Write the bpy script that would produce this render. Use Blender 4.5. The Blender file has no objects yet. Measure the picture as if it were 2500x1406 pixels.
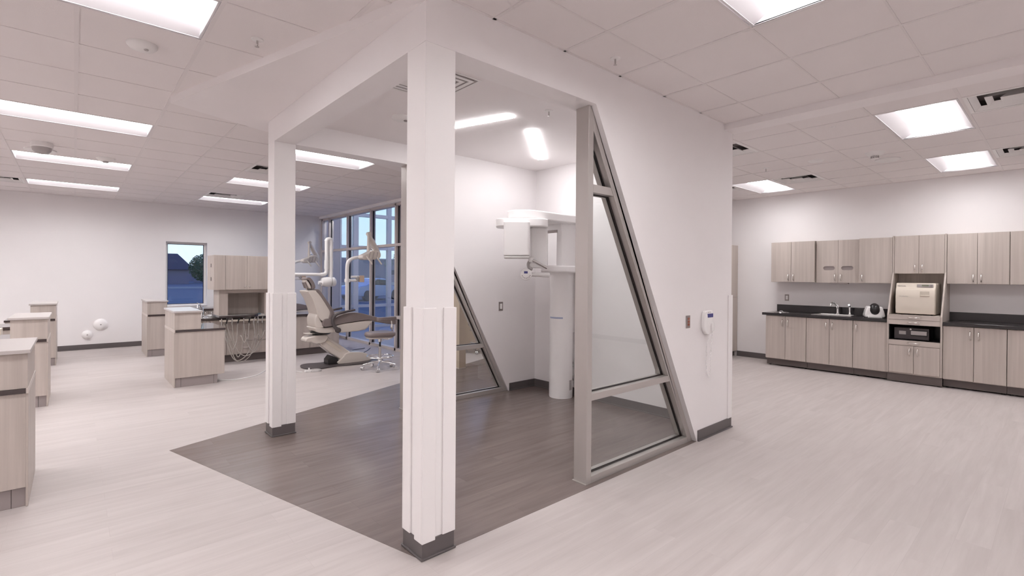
import bpy, bmesh, math, random
from mathutils import Vector, Matrix
random.seed(7)
S = bpy.context.scene
COL = S.collection
PI = math.pi

# ---------------------------------------------------------------- camera
CX, CY, CH = -1.3774, -2.2462, 1.5
yaw, pit, rol = math.radians(48.4057), math.radians(-0.2138), math.radians(0.4034)
fwd = Vector((math.cos(yaw)*math.cos(pit), math.sin(yaw)*math.cos(pit), math.sin(pit)))
rgt = Vector((math.sin(yaw), -math.cos(yaw), 0)); upv = rgt.cross(fwd)
r_ = rgt*math.cos(rol) + upv*math.sin(rol); u_ = r_.cross(fwd)
cd = bpy.data.cameras.new('camera'); cam = bpy.data.objects.new('camera', cd); COL.objects.link(cam)
M = Matrix((r_, u_, -fwd)).transposed().to_4x4(); M.translation = Vector((CX, CY, CH)); cam.matrix_world = M
cd.sensor_fit = 'HORIZONTAL'; cd.sensor_width = 36; cd.lens = 36*1204.291/2500
cd.shift_y = -(703-679.604)/2500
cd.clip_start = .05; cd.clip_end = 600
S.camera = cam

# ---------------------------------------------------------------- sky, exposure
S.view_settings.view_transform = 'Standard'; S.view_settings.look = 'None'
S.view_settings.gamma = 1; S.view_settings.use_curve_mapping = False
S.view_settings.exposure = 1.31
W = bpy.data.worlds.new('dusk_sky'); S.world = W; W.use_nodes = True
nt = W.node_tree; nt.nodes.clear()
o_ = nt.nodes.new('ShaderNodeOutputWorld'); bg = nt.nodes.new('ShaderNodeBackground')
tc = nt.nodes.new('ShaderNodeTexCoord'); sx = nt.nodes.new('ShaderNodeSeparateXYZ'); cr = nt.nodes.new('ShaderNodeValToRGB')
nt.links.new(tc.outputs['Generated'], sx.inputs[0]); nt.links.new(sx.outputs['Z'], cr.inputs[0])
nt.links.new(cr.outputs[0], bg.inputs[0]); nt.links.new(bg.outputs[0], o_.inputs[0])
e = cr.color_ramp.elements
e[0].position = 0.0; e[0].color = (.72, .86, 1, 1)
e[1].position = .12; e[1].color = (.66, .88, 1, 1)
for p_, c_ in ((.3, (.30, .48, .95, 1)), (.7, (.10, .18, .60, 1))):
    q_ = e.new(p_); q_.color = c_
bg.inputs[1].default_value = .60
S.cycles.max_bounces = 8; S.cycles.diffuse_bounces = 5; S.cycles.glossy_bounces = 3
S.cycles.transparent_max_bounces = 12; S.cycles.transmission_bounces = 4
S.cycles.use_adaptive_sampling = True; S.cycles.adaptive_threshold = .09; S.cycles.adaptive_min_samples = 16
S.cycles.caustics_reflective = False; S.cycles.caustics_refractive = False
S.cycles.use_denoising = True
S.cycles.sample_clamp_indirect = 6

LIGHT_COL = (1.0, .985, .99)
LIGHT_POWER = 10.6     # emission of the troffer lenses
LINEAR_POWER = 17.0

# ---------------------------------------------------------------- materials
MATS = {}
def newmat(name):
    m = bpy.data.materials.new(name); m.use_nodes = True
    n = m.node_tree; b = n.nodes['Principled BSDF']; MATS[name] = m
    return m, n, b
def bump(n, b, scale, strength, dist=.002, detail=3):
    t = n.nodes.new('ShaderNodeTexNoise'); t.inputs['Scale'].default_value = scale; t.inputs['Detail'].default_value = detail
    g = n.nodes.new('ShaderNodeTexCoord'); n.links.new(g.outputs['Object'], t.inputs['Vector'])
    k = n.nodes.new('ShaderNodeBump'); k.inputs['Strength'].default_value = strength; k.inputs['Distance'].default_value = dist
    n.links.new(t.outputs['Fac'], k.inputs['Height']); n.links.new(k.outputs[0], b.inputs['Normal'])
def mat(name, col, rough=.5, metal=0, spec=.5, bmp=None, coat=0):
    m, n, b = newmat(name)
    t = n.nodes.new('ShaderNodeTexNoise'); t.inputs['Scale'].default_value = 3; t.inputs['Detail'].default_value = 2
    g = n.nodes.new('ShaderNodeTexCoord'); n.links.new(g.outputs['Object'], t.inputs['Vector'])
    mx = n.nodes.new('ShaderNodeMix'); mx.data_type = 'RGBA'
    mx.inputs[6].default_value = (*[c*.985 for c in col], 1); mx.inputs[7].default_value = (*[min(1, c*1.015) for c in col], 1)
    n.links.new(t.outputs['Fac'], mx.inputs[0]); n.links.new(mx.outputs[2], b.inputs['Base Color'])
    b.inputs['Roughness'].default_value = rough; b.inputs['Metallic'].default_value = metal
    b.inputs['Specular IOR Level'].default_value = spec; b.inputs['Coat Weight'].default_value = coat
    if bmp: bump(n, b, *bmp)
    return m
def wood(name, dark, light, axis='z', gloss=.45, scale=1.0):
    """streaky printed grain; the grain runs along AXIS"""
    m, n, b = newmat(name)
    g = n.nodes.new('ShaderNodeTexCoord'); mp = n.nodes.new('ShaderNodeMapping')
    sc = {'z': (34, 34, .9), 'x': (.9, 34, 34), 'y': (34, .9, 34)}[axis]
    mp.inputs['Scale'].default_value = [s*scale for s in sc]
    n.links.new(g.outputs['Object'], mp.inputs[0])
    t = n.nodes.new('ShaderNodeTexNoise'); t.inputs['Scale'].default_value = 1; t.inputs['Detail'].default_value = 5; t.inputs['Roughness'].default_value = .62
    n.links.new(mp.outputs[0], t.inputs['Vector'])
    mp2 = n.nodes.new('ShaderNodeMapping'); mp2.inputs['Scale'].default_value = [s*.28*scale for s in sc]; n.links.new(g.outputs['Object'], mp2.inputs[0])
    t2 = n.nodes.new('ShaderNodeTexNoise'); t2.inputs['Scale'].default_value = 1; t2.inputs['Detail'].default_value = 2; n.links.new(mp2.outputs[0], t2.inputs['Vector'])
    ad = n.nodes.new('ShaderNodeMath'); ad.operation = 'ADD'; n.links.new(t.outputs['Fac'], ad.inputs[0]); n.links.new(t2.outputs['Fac'], ad.inputs[1])
    r = n.nodes.new('ShaderNodeMapRange'); r.inputs['From Min'].default_value = .60; r.inputs['From Max'].default_value = 1.42; n.links.new(ad.outputs[0], r.inputs[0])
    mx = n.nodes.new('ShaderNodeMix'); mx.data_type = 'RGBA'; mx.inputs[6].default_value = (*dark, 1); mx.inputs[7].default_value = (*light, 1)
    n.links.new(r.outputs[0], mx.inputs[0]); n.links.new(mx.outputs[2], b.inputs['Base Color'])
    b.inputs['Roughness'].default_value = gloss
    return m
def plank(name, c1, c2, seam, rough, spec, coat=0, w=.18, L=1.22, contrast=1.0):
    m, n, b = newmat(name)
    g = n.nodes.new('ShaderNodeTexCoord')
    br = n.nodes.new('ShaderNodeTexBrick'); br.inputs['Scale'].default_value = 1
    br.inputs['Brick Width'].default_value = L; br.inputs['Row Height'].default_value = w
    br.inputs['Mortar Size'].default_value = .0012; br.inputs['Mortar Smooth'].default_value = .3
    br.inputs['Color1'].default_value = (0, 0, 0, 1); br.inputs['Color2'].default_value = (1, 1, 1, 1); br.inputs['Mortar'].default_value = (.5, .5, .5, 1)
    br.offset = .37; br.squash = 1
    n.links.new(g.outputs['Object'], br.inputs['Vector'])
    # streaks running along the planks, shifted per plank
    cx = n.nodes.new('ShaderNodeCombineXYZ'); n.links.new(br.outputs['Color'], cx.inputs[2])
    vm = n.nodes.new('ShaderNodeVectorMath'); vm.operation = 'MULTIPLY_ADD'
    n.links.new(g.outputs['Object'], vm.inputs[0]); vm.inputs[1].default_value = (1.1, 13, 1); n.links.new(cx.outputs[0], vm.inputs[2])
    t = n.nodes.new('ShaderNodeTexNoise'); t.inputs['Scale'].default_value = 1.4; t.inputs['Detail'].default_value = 5; t.inputs['Roughness'].default_value = .58; t.inputs['Distortion'].default_value = .4
    n.links.new(vm.outputs[0], t.inputs['Vector'])
    mr = n.nodes.new('ShaderNodeMapRange'); mr.inputs['From Min'].default_value = .5-.22/contrast; mr.inputs['From Max'].default_value = .5+.22/contrast
    n.links.new(t.outputs['Fac'], mr.inputs[0])
    md = n.nodes.new('ShaderNodeMath'); md.operation = 'MULTIPLY_ADD'; md.inputs[1].default_value = .25; md.inputs[2].default_value = -.125
    n.links.new(br.outputs['Color'], md.inputs[0])
    ad = n.nodes.new('ShaderNodeMath'); ad.operation = 'ADD'; ad.use_clamp = True; n.links.new(mr.outputs[0], ad.inputs[0]); n.links.new(md.outputs[0], ad.inputs[1])
    mx = n.nodes.new('ShaderNodeMix'); mx.data_type = 'RGBA'; mx.inputs[6].default_value = (*c1, 1); mx.inputs[7].default_value = (*c2, 1)
    n.links.new(ad.outputs[0], mx.inputs[0])
    m2 = n.nodes.new('ShaderNodeMix'); m2.data_type = 'RGBA'; m2.inputs[7].default_value = (*seam, 1)
    sf = n.nodes.new('ShaderNodeMath'); sf.operation = 'MULTIPLY'; sf.inputs[1].default_value = .35; n.links.new(br.outputs['Fac'], sf.inputs[0])
    n.links.new(sf.outputs[0], m2.inputs[0]); n.links.new(mx.outputs[2], m2.inputs[6]); n.links.new(m2.outputs[2], b.inputs['Base Color'])
    b.inputs['Roughness'].default_value = rough; b.inputs['Specular IOR Level'].default_value = spec; b.inputs['Coat Weight'].default_value = coat
    k = n.nodes.new('ShaderNodeBump'); k.inputs['Strength'].default_value = .12; k.inputs['Distance'].default_value = .001
    n.links.new(t.outputs['Fac'], k.inputs['Height']); n.links.new(k.outputs[0], b.inputs['Normal'])
    return m
def emis(name, col, power, beam=False):
    m = bpy.data.materials.new(name); m.use_nodes = True; n = m.node_tree; n.nodes.clear()
    o = n.nodes.new('ShaderNodeOutputMaterial'); e = n.nodes.new('ShaderNodeEmission'); e.inputs[0].default_value = (*col, 1); e.inputs[1].default_value = power
    n.links.new(e.outputs[0], o.inputs[0]); MATS[name] = m
    if beam:      # prismatic lens: brightest straight down, dimmer toward the sides
        gm = n.nodes.new('ShaderNodeNewGeometry'); dp = n.nodes.new('ShaderNodeVectorMath'); dp.operation = 'DOT_PRODUCT'
        n.links.new(gm.outputs['Incoming'], dp.inputs[0]); n.links.new(gm.outputs['Normal'], dp.inputs[1])
        ab = n.nodes.new('ShaderNodeMath'); ab.operation = 'ABSOLUTE'; n.links.new(dp.outputs['Value'], ab.inputs[0])
        mu = n.nodes.new('ShaderNodeMath'); mu.operation = 'MULTIPLY_ADD'; mu.inputs[1].default_value = power*.68; mu.inputs[2].default_value = power*.29; n.links.new(ab.outputs[0], mu.inputs[0])
        n.links.new(mu.outputs[0], e.inputs[1])
    return m
def glassmat(name, tint=(1, 1, 1), f0=.04, rough=0.0):
    m = bpy.data.materials.new(name); m.use_nodes = True; n = m.node_tree; n.nodes.clear()
    o = n.nodes.new('ShaderNodeOutputMaterial'); t = n.nodes.new('ShaderNodeBsdfTransparent'); t.inputs[0].default_value = (*tint, 1)
    gl = n.nodes.new('ShaderNodeBsdfGlossy'); gl.inputs['Roughness'].default_value = rough
    f = n.nodes.new('ShaderNodeFresnel'); gg = n.nodes.new('ShaderNodeNewGeometry')
    mm = n.nodes.new('ShaderNodeMath'); mm.operation = 'MULTIPLY_ADD'; mm.inputs[1].default_value = 1/1.45-1.45; mm.inputs[2].default_value = 1.45
    n.links.new(gg.outputs['Backfacing'], mm.inputs[0]); n.links.new(mm.outputs[0], f.inputs[0])
    mx = n.nodes.new('ShaderNodeMixShader'); n.links.new(f.outputs[0], mx.inputs[0]); n.links.new(t.outputs[0], mx.inputs[1]); n.links.new(gl.outputs[0], mx.inputs[2])
    n.links.new(mx.outputs[0], o.inputs[0]); MATS[name] = m; return m

PAINT = mat('wall_paint', (.85, .82, .822), .55, bmp=(180, .08, .001))
PAINTC = mat('column_paint', (.86, .835, .832), .5)
GUARD = mat('corner_guard_vinyl', (.86, .83, .827), .38)
DRYC = mat('ceiling_drywall', (.84, .80, .80), .7)
TILE = mat('acoustic_tile', (.80, .755, .75), .9, spec=.15, bmp=(260, .35, .002, 5))
TEE = mat('ceiling_tee_paint', (.745, .70, .695), .5)
BASE = mat('rubber_base', (.115, .10, .10), .42)
FLOORL = plank('light_vinyl_plank', (.43, .382, .368), (.548, .497, .482), (.37, .325, .316), .50, .35, .0, w=.152, contrast=.62)
FLOORD = plank('dark_vinyl_plank', (.140, .109, .100), (.218, .173, .160), (.105, .08, .074), .27, .5, .0, w=.152, contrast=.68)
LAM = wood('greige_laminate', (.42, .365, .33), (.60, .53, .485))
LAMH = wood('greige_laminate_crosswise', (.42, .365, .33), (.60, .53, .485), 'x')
LAML = mat('pale_edge_laminate', (.62, .55, .51), .4)
LEDGE = mat('pale_ledge_laminate', (.52, .475, .46), .28)
KICK = mat('taupe_toe_kick', (.33, .285, .28), .35)
KICKD = mat('dark_toe_kick', (.125, .10, .095), .4)
CTR = mat('espresso_countertop', (.055, .038, .038), .13, coat=.4)
CTRK = mat('black_countertop', (.022, .018, .019), .22, coat=.3)
ALU = mat('satin_aluminium', (.52, .485, .465), .38, .55)
ALUB = mat('bronze_grey_mullion', (.66, .59, .56), .42, .15)
DARKG = mat('black_gasket', (.02, .012, .012), .5)
CHROME = mat('chrome', (.85, .85, .86), .08, 1)
NICKEL = mat('satin_nickel', (.78, .74, .71), .2, 1)
STEEL = mat('stainless_steel', (.62, .60, .59), .25, 1)
WHITE = mat('white_enamel', (.88, .86, .855), .3, coat=.2)
WHITEP = mat('white_plastic', (.80, .78, .77), .4)
CREAM = mat('cream_plastic', (.70, .63, .545), .35, coat=.1)
CREAMC = mat('cream_chair_shell', (.66, .60, .55), .32, coat=.2)
UPH = mat('taupe_upholstery', (.215, .175, .17), .42, bmp=(60, .05, .002))
ARMG = mat('dark_grey_polymer', (.085, .07, .072), .45)
BLACK = mat('black_plastic', (.015, .013, .014), .3)
GREYP = mat('grey_plastic', (.42, .39, .385), .4)
BLUES = mat('blue_screen', (.07, .07, .25), .2)
BLUEL = mat('blue_grey_trim', (.38, .42, .58), .4)
HOSE = mat('grey_tubing', (.44, .40, .37), .4)
PLATE = mat('pewter_wall_plate', (.33, .29, .28), .35, .5)
RED = mat('amber_indicator', (.32, .10, .06), .35)
BEIGEW = mat('beige_wall_paint', (.56, .46, .36), .7)
ASPH = mat('asphalt', (.16, .16, .18), .8, bmp=(8, .3, .01))
CONC = mat('pale_concrete', (.42, .42, .44), .8)
STUC = mat('stucco', (.50, .43, .41), .85, bmp=(90, .3, .004))
FARW = mat('far_stucco', (.24, .21, .26), .9)
ROOFM = mat('dark_roof_shingle', (.075, .07, .09), .9)
LEAF = mat('tree_leaves', (.10, .15, .07), .7)
BARK = mat('tree_bark', (.06, .05, .045), .9)
CARP = mat('silver_blue_car_paint', (.42, .48, .62), .25, .3, coat=.6)
YEL = mat('yellow_green_sign', (.45, .55, .12), .5)
LENS = emis('troffer_lens', LIGHT_COL, LIGHT_POWER, True)
LENSK = emis('troffer_lens_dimmed', LIGHT_COL, LIGHT_POWER*.84, True)
LINE = emis('linear_lens', LIGHT_COL, LINEAR_POWER)
TROF = mat('troffer_white', (.68, .65, .67), .35)
GLASS = glassmat('clear_glass', (.97, .985, .98))
GLASSW = glassmat('window_glass', (.93, .95, .965))
SMOKE = glassmat('smoked_dome', (.05, .04, .04))

# ---------------------------------------------------------------- mesh helpers
class MB:
    def __init__(s): s.v = []; s.f = []
    def add(s, vs, fs):
        k = len(s.v); s.v += [tuple(v) for v in vs]; s.f += [tuple(i+k for i in f) for f in fs]; return s
    def box(s, x0, x1, y0, y1, z0, z1):
        v = [(x0,y0,z0),(x1,y0,z0),(x1,y1,z0),(x0,y1,z0),(x0,y0,z1),(x1,y0,z1),(x1,y1,z1),(x0,y1,z1)]
        return s.add(v, [(3,2,1,0),(4,5,6,7),(0,1,5,4),(1,2,6,5),(2,3,7,6),(3,0,4,7)])
    def prism(s, pts, a, b, ax='y'):
        """polygon PTS extruded between A and B along AX ('y': pts are (x,z); 'z': (x,y); 'x': (y,z))"""
        area = sum(pts[i][0]*pts[(i+1) % len(pts)][1]-pts[(i+1) % len(pts)][0]*pts[i][1] for i in range(len(pts)))
        if area < 0: pts = pts[::-1]
        f = {'y': lambda p, t: (p[0], t, p[1]), 'z': lambda p, t: (p[0], p[1], t), 'x': lambda p, t: (t, p[0], p[1])}[ax]
        n = len(pts); v = [f(p, a) for p in pts]+[f(p, b) for p in pts]
        flip = (ax == 'y')
        fs = [tuple(range(n))[::-1], tuple(range(n, 2*n))]+[(i, (i+1) % n, n+(i+1) % n, n+i) for i in range(n)]
        if flip: fs = [q[::-1] for q in fs]
        return s.add(v, fs)
    def tube(s, pts, r, seg=12, caps=True):
        P = [Vector(p) for p in pts]; n = len(P); R = r if isinstance(r, (list, tuple)) else [r]*n
        T = [(P[min(i+1, n-1)]-P[max(i-1, 0)]).normalized() for i in range(n)]
        a = Vector((0, 0, 1)) if abs(T[0].z) < .9 else Vector((1, 0, 0)); N = T[0].cross(a).normalized(); vs = []
        for i in range(n):
            N = (N-T[i]*N.dot(T[i])).normalized(); B = T[i].cross(N)
            for k in range(seg):
                t = 2*PI*k/seg; vs.append(P[i]+(N*math.cos(t)+B*math.sin(t))*R[i])
        fs = [(i*seg+k, i*seg+(k+1) % seg, (i+1)*seg+(k+1) % seg, (i+1)*seg+k) for i in range(n-1) for k in range(seg)]
        if caps: fs += [tuple(range(seg))[::-1], tuple((n-1)*seg+k for k in range(seg))]
        return s.add(vs, fs)
    def lathe(s, prof, c=(0, 0, 0), ax='z', seg=24):
        """profile (r, h) turned about AX through C"""
        vs = []
        for r, h in prof:
            for k in range(seg):
                t = 2*PI*k/seg; a, b = r*math.cos(t), r*math.sin(t)
                q = {'z': (a, b, h), 'x': (h, a, b), 'y': (a, h, b)}[ax]; vs.append((q[0]+c[0], q[1]+c[1], q[2]+c[2]))
        n = len(prof); fs = [(i*seg+k, i*seg+(k+1) % seg, (i+1)*seg+(k+1) % seg, (i+1)*seg+k) for i in range(n-1) for k in range(seg)]
        fs += [tuple(range(seg))[::-1], tuple((n-1)*seg+k for k in range(seg))]
        return s.add(vs, fs)
    def torus(s, R, r, c=(0, 0, 0), seg=36, sg=10):
        vs = [(c[0]+(R+r*math.cos(b))*math.cos(a), c[1]+(R+r*math.cos(b))*math.sin(a), c[2]+r*math.sin(b)) for a in (2*PI*i/seg for i in range(seg)) for b in (2*PI*j/sg for j in range(sg))]
        return s.add(vs, [(i*sg+j, ((i+1) % seg)*sg+j, ((i+1) % seg)*sg+(j+1) % sg, i*sg+(j+1) % sg) for i in range(seg) for j in range(sg)])
    def ring(s, outer, inner, a, b, ax='y'):
        """frame between two polygons with equal counts"""
        n = len(outer)
        f = {'y': lambda p, t: (p[0], t, p[1]), 'z': lambda p, t: (p[0], p[1], t), 'x': lambda p, t: (t, p[0], p[1])}[ax]
        v = [f(p, a) for p in outer]+[f(p, a) for p in inner]+[f(p, b) for p in outer]+[f(p, b) for p in inner]
        fs = []
        for i in range(n):
            j = (i+1) % n
            fs += [(i, j, n+j, n+i), (2*n+i, 3*n+i, 3*n+j, 2*n+j), (i, 2*n+i, 2*n+j, j), (n+i, n+j, 3*n+j, 3*n+i)]
        return s.add(v, fs)
    def obj(s, name, m, parent=None, bev=0, smooth=False, seg=2, sub=0, ang=40):
        me = bpy.data.meshes.new(name); me.from_pydata([tuple(v) for v in s.v], [], s.f); me.update()
        b = bmesh.new(); b.from_mesh(me); bmesh.ops.recalc_face_normals(b, faces=b.faces); b.to_mesh(me); b.free()
        me.materials.append(m); o = bpy.data.objects.new(name, me); COL.objects.link(o)
        if parent is not None: o.parent = parent
        if bev:
            k = o.modifiers.new('bevel', 'BEVEL'); k.width = bev; k.segments = seg; k.limit_method = 'ANGLE'; k.angle_limit = math.radians(ang)
        if sub:
            k = o.modifiers.new('sub', 'SUBSURF'); k.levels = sub; k.render_levels = sub
        if smooth or sub:
            for p in me.polygons: p.use_smooth = True
            if smooth and not sub:
                me.set_sharp_from_angle(angle=math.radians(50))
        return o
def box(*a): return MB().box(*a)
def tag(o, label=None, cat=None, group=None, kind=None):
    if label: o['label'] = label
    if cat: o['category'] = cat
    if group: o['group'] = group
    if kind: o['kind'] = kind
    return o
def thing(name, label, cat, loc=(0, 0, 0), rz=0, group=None):
    o = bpy.data.objects.new(name, None); COL.objects.link(o); o.location = loc; o.rotation_euler = (0, 0, rz); o.empty_display_size = .1
    return tag(o, label, cat, group)
def struct(name, loc=(0, 0, 0)):
    o = bpy.data.objects.new(name, None); COL.objects.link(o); o.location = loc; o['kind'] = 'structure'; return o
def smat(mb, name, m, **k):
    o = mb.obj(name, m, **k); o['kind'] = 'structure'; return o
def copy_tree(o, parent=None):
    c = o.copy(); COL.objects.link(c)
    if parent is not None: c.parent = parent
    for ch in list(o.children): copy_tree(ch, c)
    return c
def arc(c, r, a0, a1, n, plane='xz', off=0):
    out = []
    for i in range(n+1):
        t = math.radians(a0+(a1-a0)*i/n); a, b = c[0]+r*math.cos(t), c[1]+r*math.sin(t)
        out.append({'xz': (a, off, b), 'xy': (a, b, off), 'yz': (off, a, b)}[plane])
    return out
def rrect(x0, x1, y0, y1, r, n=5):
    p = []
    for cx, cy, a in ((x1-r, y0+r, -90), (x1-r, y1-r, 0), (x0+r, y1-r, 90), (x0+r, y0+r, 180)):
        for i in range(n+1):
            t = math.radians(a+90*i/n); p.append((cx+r*math.cos(t), cy+r*math.sin(t)))
    return p
def smoothpoly(pts, n=4):
    """closed Catmull-Rom through pts"""
    out = []; k = len(pts)
    for i in range(k):
        p0, p1, p2, p3 = (Vector(pts[(i+j-1) % k]) for j in range(4))
        for s in range(n):
            t = s/n; q = .5*((2*p1)+(p2-p0)*t+(2*p0-5*p1+4*p2-p3)*t*t+(3*p1-p0-3*p2+p3)*t**3); out.append(tuple(q))
    return out
def smoothline(pts, n=6):
    P = [Vector(p) for p in pts]; P = [P[0]*2-P[1]]+P+[P[-1]*2-P[-2]]; out = []
    for i in range(1, len(P)-2):
        p0, p1, p2, p3 = P[i-1:i+3]
        for s in range(n):
            t = s/n; out.append(.5*((2*p1)+(p2-p0)*t+(2*p0-5*p1+4*p2-p3)*t*t+(3*p1-p0-3*p2+p3)*t**3))
    out.append(P[-2]); return out
def text(s, size, m, loc, rot, parent, name='lettering'):
    c = bpy.data.curves.new(name, 'FONT'); c.body = s; c.size = size; c.extrude = .0006; c.align_x = 'CENTER'; c.align_y = 'CENTER'
    t = bpy.data.objects.new('tmp', c); COL.objects.link(t)
    me = bpy.data.meshes.new_from_object(t); bpy.data.objects.remove(t); me.materials.clear(); me.materials.append(m)
    o = bpy.data.objects.new(name, me); COL.objects.link(o); o.parent = parent; o.location = loc; o.rotation_euler = rot; return o

# ================================================================ THE ROOM
ZC, ZS, ZH = 3.01, 2.95, 2.737        # tile ceiling, drywall soffits, door heads
XW, XE = -5.6, 8.23                   # far west wall, kitchen wall
YS, YN = -5.6, 10.62                  # wall behind the camera, far wall
T = .6096

# floor (light plank; hole-free slab) and dark plank inlay
smat(MB().prism([(XW, YS), (XE, YS), (XE, 2.62), (5.6, 2.62), (5.6, 6.1), (3.43, 6.1), (3.43, YN), (XW, YN)], -.12, 0, 'z'), 'floor', FLOORL)
smat(MB().prism([(0, 0), (3.4, 0), (3.4, 2.83), (5.6, 2.83), (5.6, 5.36), (-.768, 2.815)], -.05, .0015, 'z'), 'floor_dark_inlay', FLOORD)

# walls
def wallbox(name, *a, m=None): return smat(box(*a), name, m or PAINT)
wl = MB()
WX0, WX1, WZ0, WZ1 = .095, .86, .80, 2.205      # window in the far wall
wl.box(XW, WX0, YN, YN+.2, 0, 3.3).box(WX1, 3.36, YN, YN+.2, 0, 3.3).box(WX0, WX1, YN, YN+.2, 0, WZ0).box(WX0, WX1, YN, YN+.2, WZ1, 3.3)
smat(wl, 'wall_left', PAINT)
wallbox('wall_right', XE, XE+.2, YS, 2.82, 0, 3.3)
wallbox('wall_back', 3.57, XE, 2.62, 2.82, 0, 3.3)
wallbox('wall_west', XW-.2, XW, YS, YN, 0, 3.3)
wallbox('wall_south', XW, XE, YS-.2, YS, 0, 3.3)
# imaging alcove: two walls with raking openings, side wall, header beam
SL = [(1.41, ZH), (2.895, 0)]
def alcove_wall(name, y0, y1):
    return smat(MB().prism([(.0, ZH), (1.41, ZH), (2.895, 0), (3.57, 0), (3.57, 3.1), (.0, 3.1)], y0, y1), name, PAINT)
alcove_wall('wall_alcove_front', 0, .19)
alcove_wall('wall_alcove_back', 2.62, 2.81)
wallbox('wall_alcove_side', 3.37, 3.57, .19, 2.62, 0, 3.1)
smat(box(0, .19, .19, 2.62, ZH, 3.1), 'trim_alcove_header', PAINT)
smat(box(3.385, 3.60, YS, 0, ZS, 3.1), 'trim_bulkhead', DRYC)
smat(box(.19, 3.37, .19, 2.62, ZS, 3.1), 'ceiling_alcove', DRYC)
smat(MB().prism([(0, 0), (-.002, 2.81), (3.41, 2.81), (3.41, 4.49), (-.77, 2.82), (-.003, .01)][::-1], ZS, 3.1, 'z'), 'ceiling_soffit', DRYC)

# ceiling tile field: cells left open where a fixture or grille sits
GX, GY = -.76, -.357                  # main grid
KX, KY = 4.118, -1.03                 # kitchen grid
def cells(gx, gy, x0, x1, y0, y1):
    i0, i1 = math.floor((x0-gx)/T+1e-6), math.ceil((x1-gx)/T-1e-6); j0, j1 = math.floor((y0-gy)/T+1e-6), math.ceil((y1-gy)/T-1e-6)
    for i in range(i0, i1):
        for j in range(j0, j1):
            a, b, c, d = max(x0, gx+i*T), min(x1, gx+(i+1)*T), max(y0, gy+j*T), min(y1, gy+(j+1)*T)
            if b-a > .01 and d-c > .01: yield i, j, a, b, c, d
troffers = []      # (x0, y0) lower corner of a 2x4 cell pair running along x
vents = []
def gxy(gx, gy, i, j): return gx+i*T, gy+j*T
LM = [(-2, 2), (-2, 7), (-2, 11), (-2, 15), (2, 7), (2, 11), (2, 15), (-6, 2), (-6, 7), (-6, 11), (-6, 15), (2, -2), (2, -6), (-2, -3), (-6, -3), (-2, -7), (-6, -7), (-6, 5), (-6, 9), (-6, 13)]  # last three: extra unseen lights added to brighten the left side
LK = [(0, -1), (4, -1), (0, 3), (4, 3), (0, -5), (4, -5)]
VM = [(2, 9), (2, 14), (-3, 15)]
VK = [(0, -2), (4, -2), (0, 2), (4, 2), (4, 4)]
def taken(lst, vl, i, j): return any(j == b and i in (a, a+1) for a, b in lst) or (i, j) in vl
tiles = MB()
for i, j, a, b, c, d in cells(GX, GY, XW, 3.385, YS, YN):
    if not taken(LM, VM, i, j): tiles.box(a, b, c, d, ZC, ZC+.03)
for i, j, a, b, c, d in cells(KX, KY, 3.60, XE, YS, 2.62):
    if not taken(LK, VK, i, j): tiles.box(a, b, c, d, ZC, ZC+.03)
tiles.box(3.385, 4.01, 2.82, 6.1, ZC, ZC+.03).box(4.01, 5.21, 2.82, 4.41, ZC, ZC+.03).box(4.01, 5.21, 5.0, 6.1, ZC, ZC+.03).box(5.21, 5.6, 2.82, 6.1, ZC, ZC+.03)
tiles.box(3.385, 3.44, 6.1, YN, ZC, ZC+.03)
ceil_o = smat(tiles, 'ceiling', TILE)
smat(MB().prism([(XW-.2, YS-.2), (XE+.2, YS-.2), (XE+.2, 2.82), (5.8, 2.82), (5.8, 6.3), (3.56, 6.3), (3.56, YN+.2), (XW-.2, YN+.2)], 3.3, 3.4, 'z'), 'roof_slab', CONC)
tee = MB()
def open_pair(lst, i, j, horizontal):
    """true when the grid edge below/left of cell (i, j) runs across an open fixture"""
    return (not horizontal) and any(j == b and i == a+1 for a, b in lst)
def tees(gx, gy, x0, x1, y0, y1, lst, wx, wy):
    i0, i1 = math.floor((x0-gx)/T), math.ceil((x1-gx)/T); j0, j1 = math.floor((y0-gy)/T), math.ceil((y1-gy)/T)
    for i in range(i0, i1+1):
        x = gx+i*T
        if not x0 < x < x1: continue
        runs = []; 
        for j in range(j0, j1):
            a, b = max(y0, gy+j*T), min(y1, gy+(j+1)*T)
            if b-a < .01 or open_pair(lst, i, j, False): continue
            if runs and abs(runs[-1][1]-a) < 1e-4: runs[-1][1] = b
            else: runs.append([a, b])
        for a, b in runs: tee.box(x-wx, x+wx, a, b, ZC-.004, ZC)
    for j in range(j0, j1+1):
        y = gy+j*T
        if y0 < y < y1: tee.box(x0, x1, y-wy, y+wy, ZC-.0035, ZC)
tees(GX, GY, XW, 3.385, YS, YN, LM, .012, .0065)
tees(KX, KY, 3.60, XE, YS, 2.62, LK, .0065, .012)
# wall angles
for a in ((XW, 3.385, YN-.018, YN), (XE-.018, XE, YS, 2.62), (3.6, XE, 2.602, 2.62)): tee.box(*a, ZC-.005, ZC)
for yy in (0,): tee.box(0, 3.385, yy-.018, yy, ZC-.004, ZC)
smat(tee, 'trim_ceiling_grid', TEE)

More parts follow.
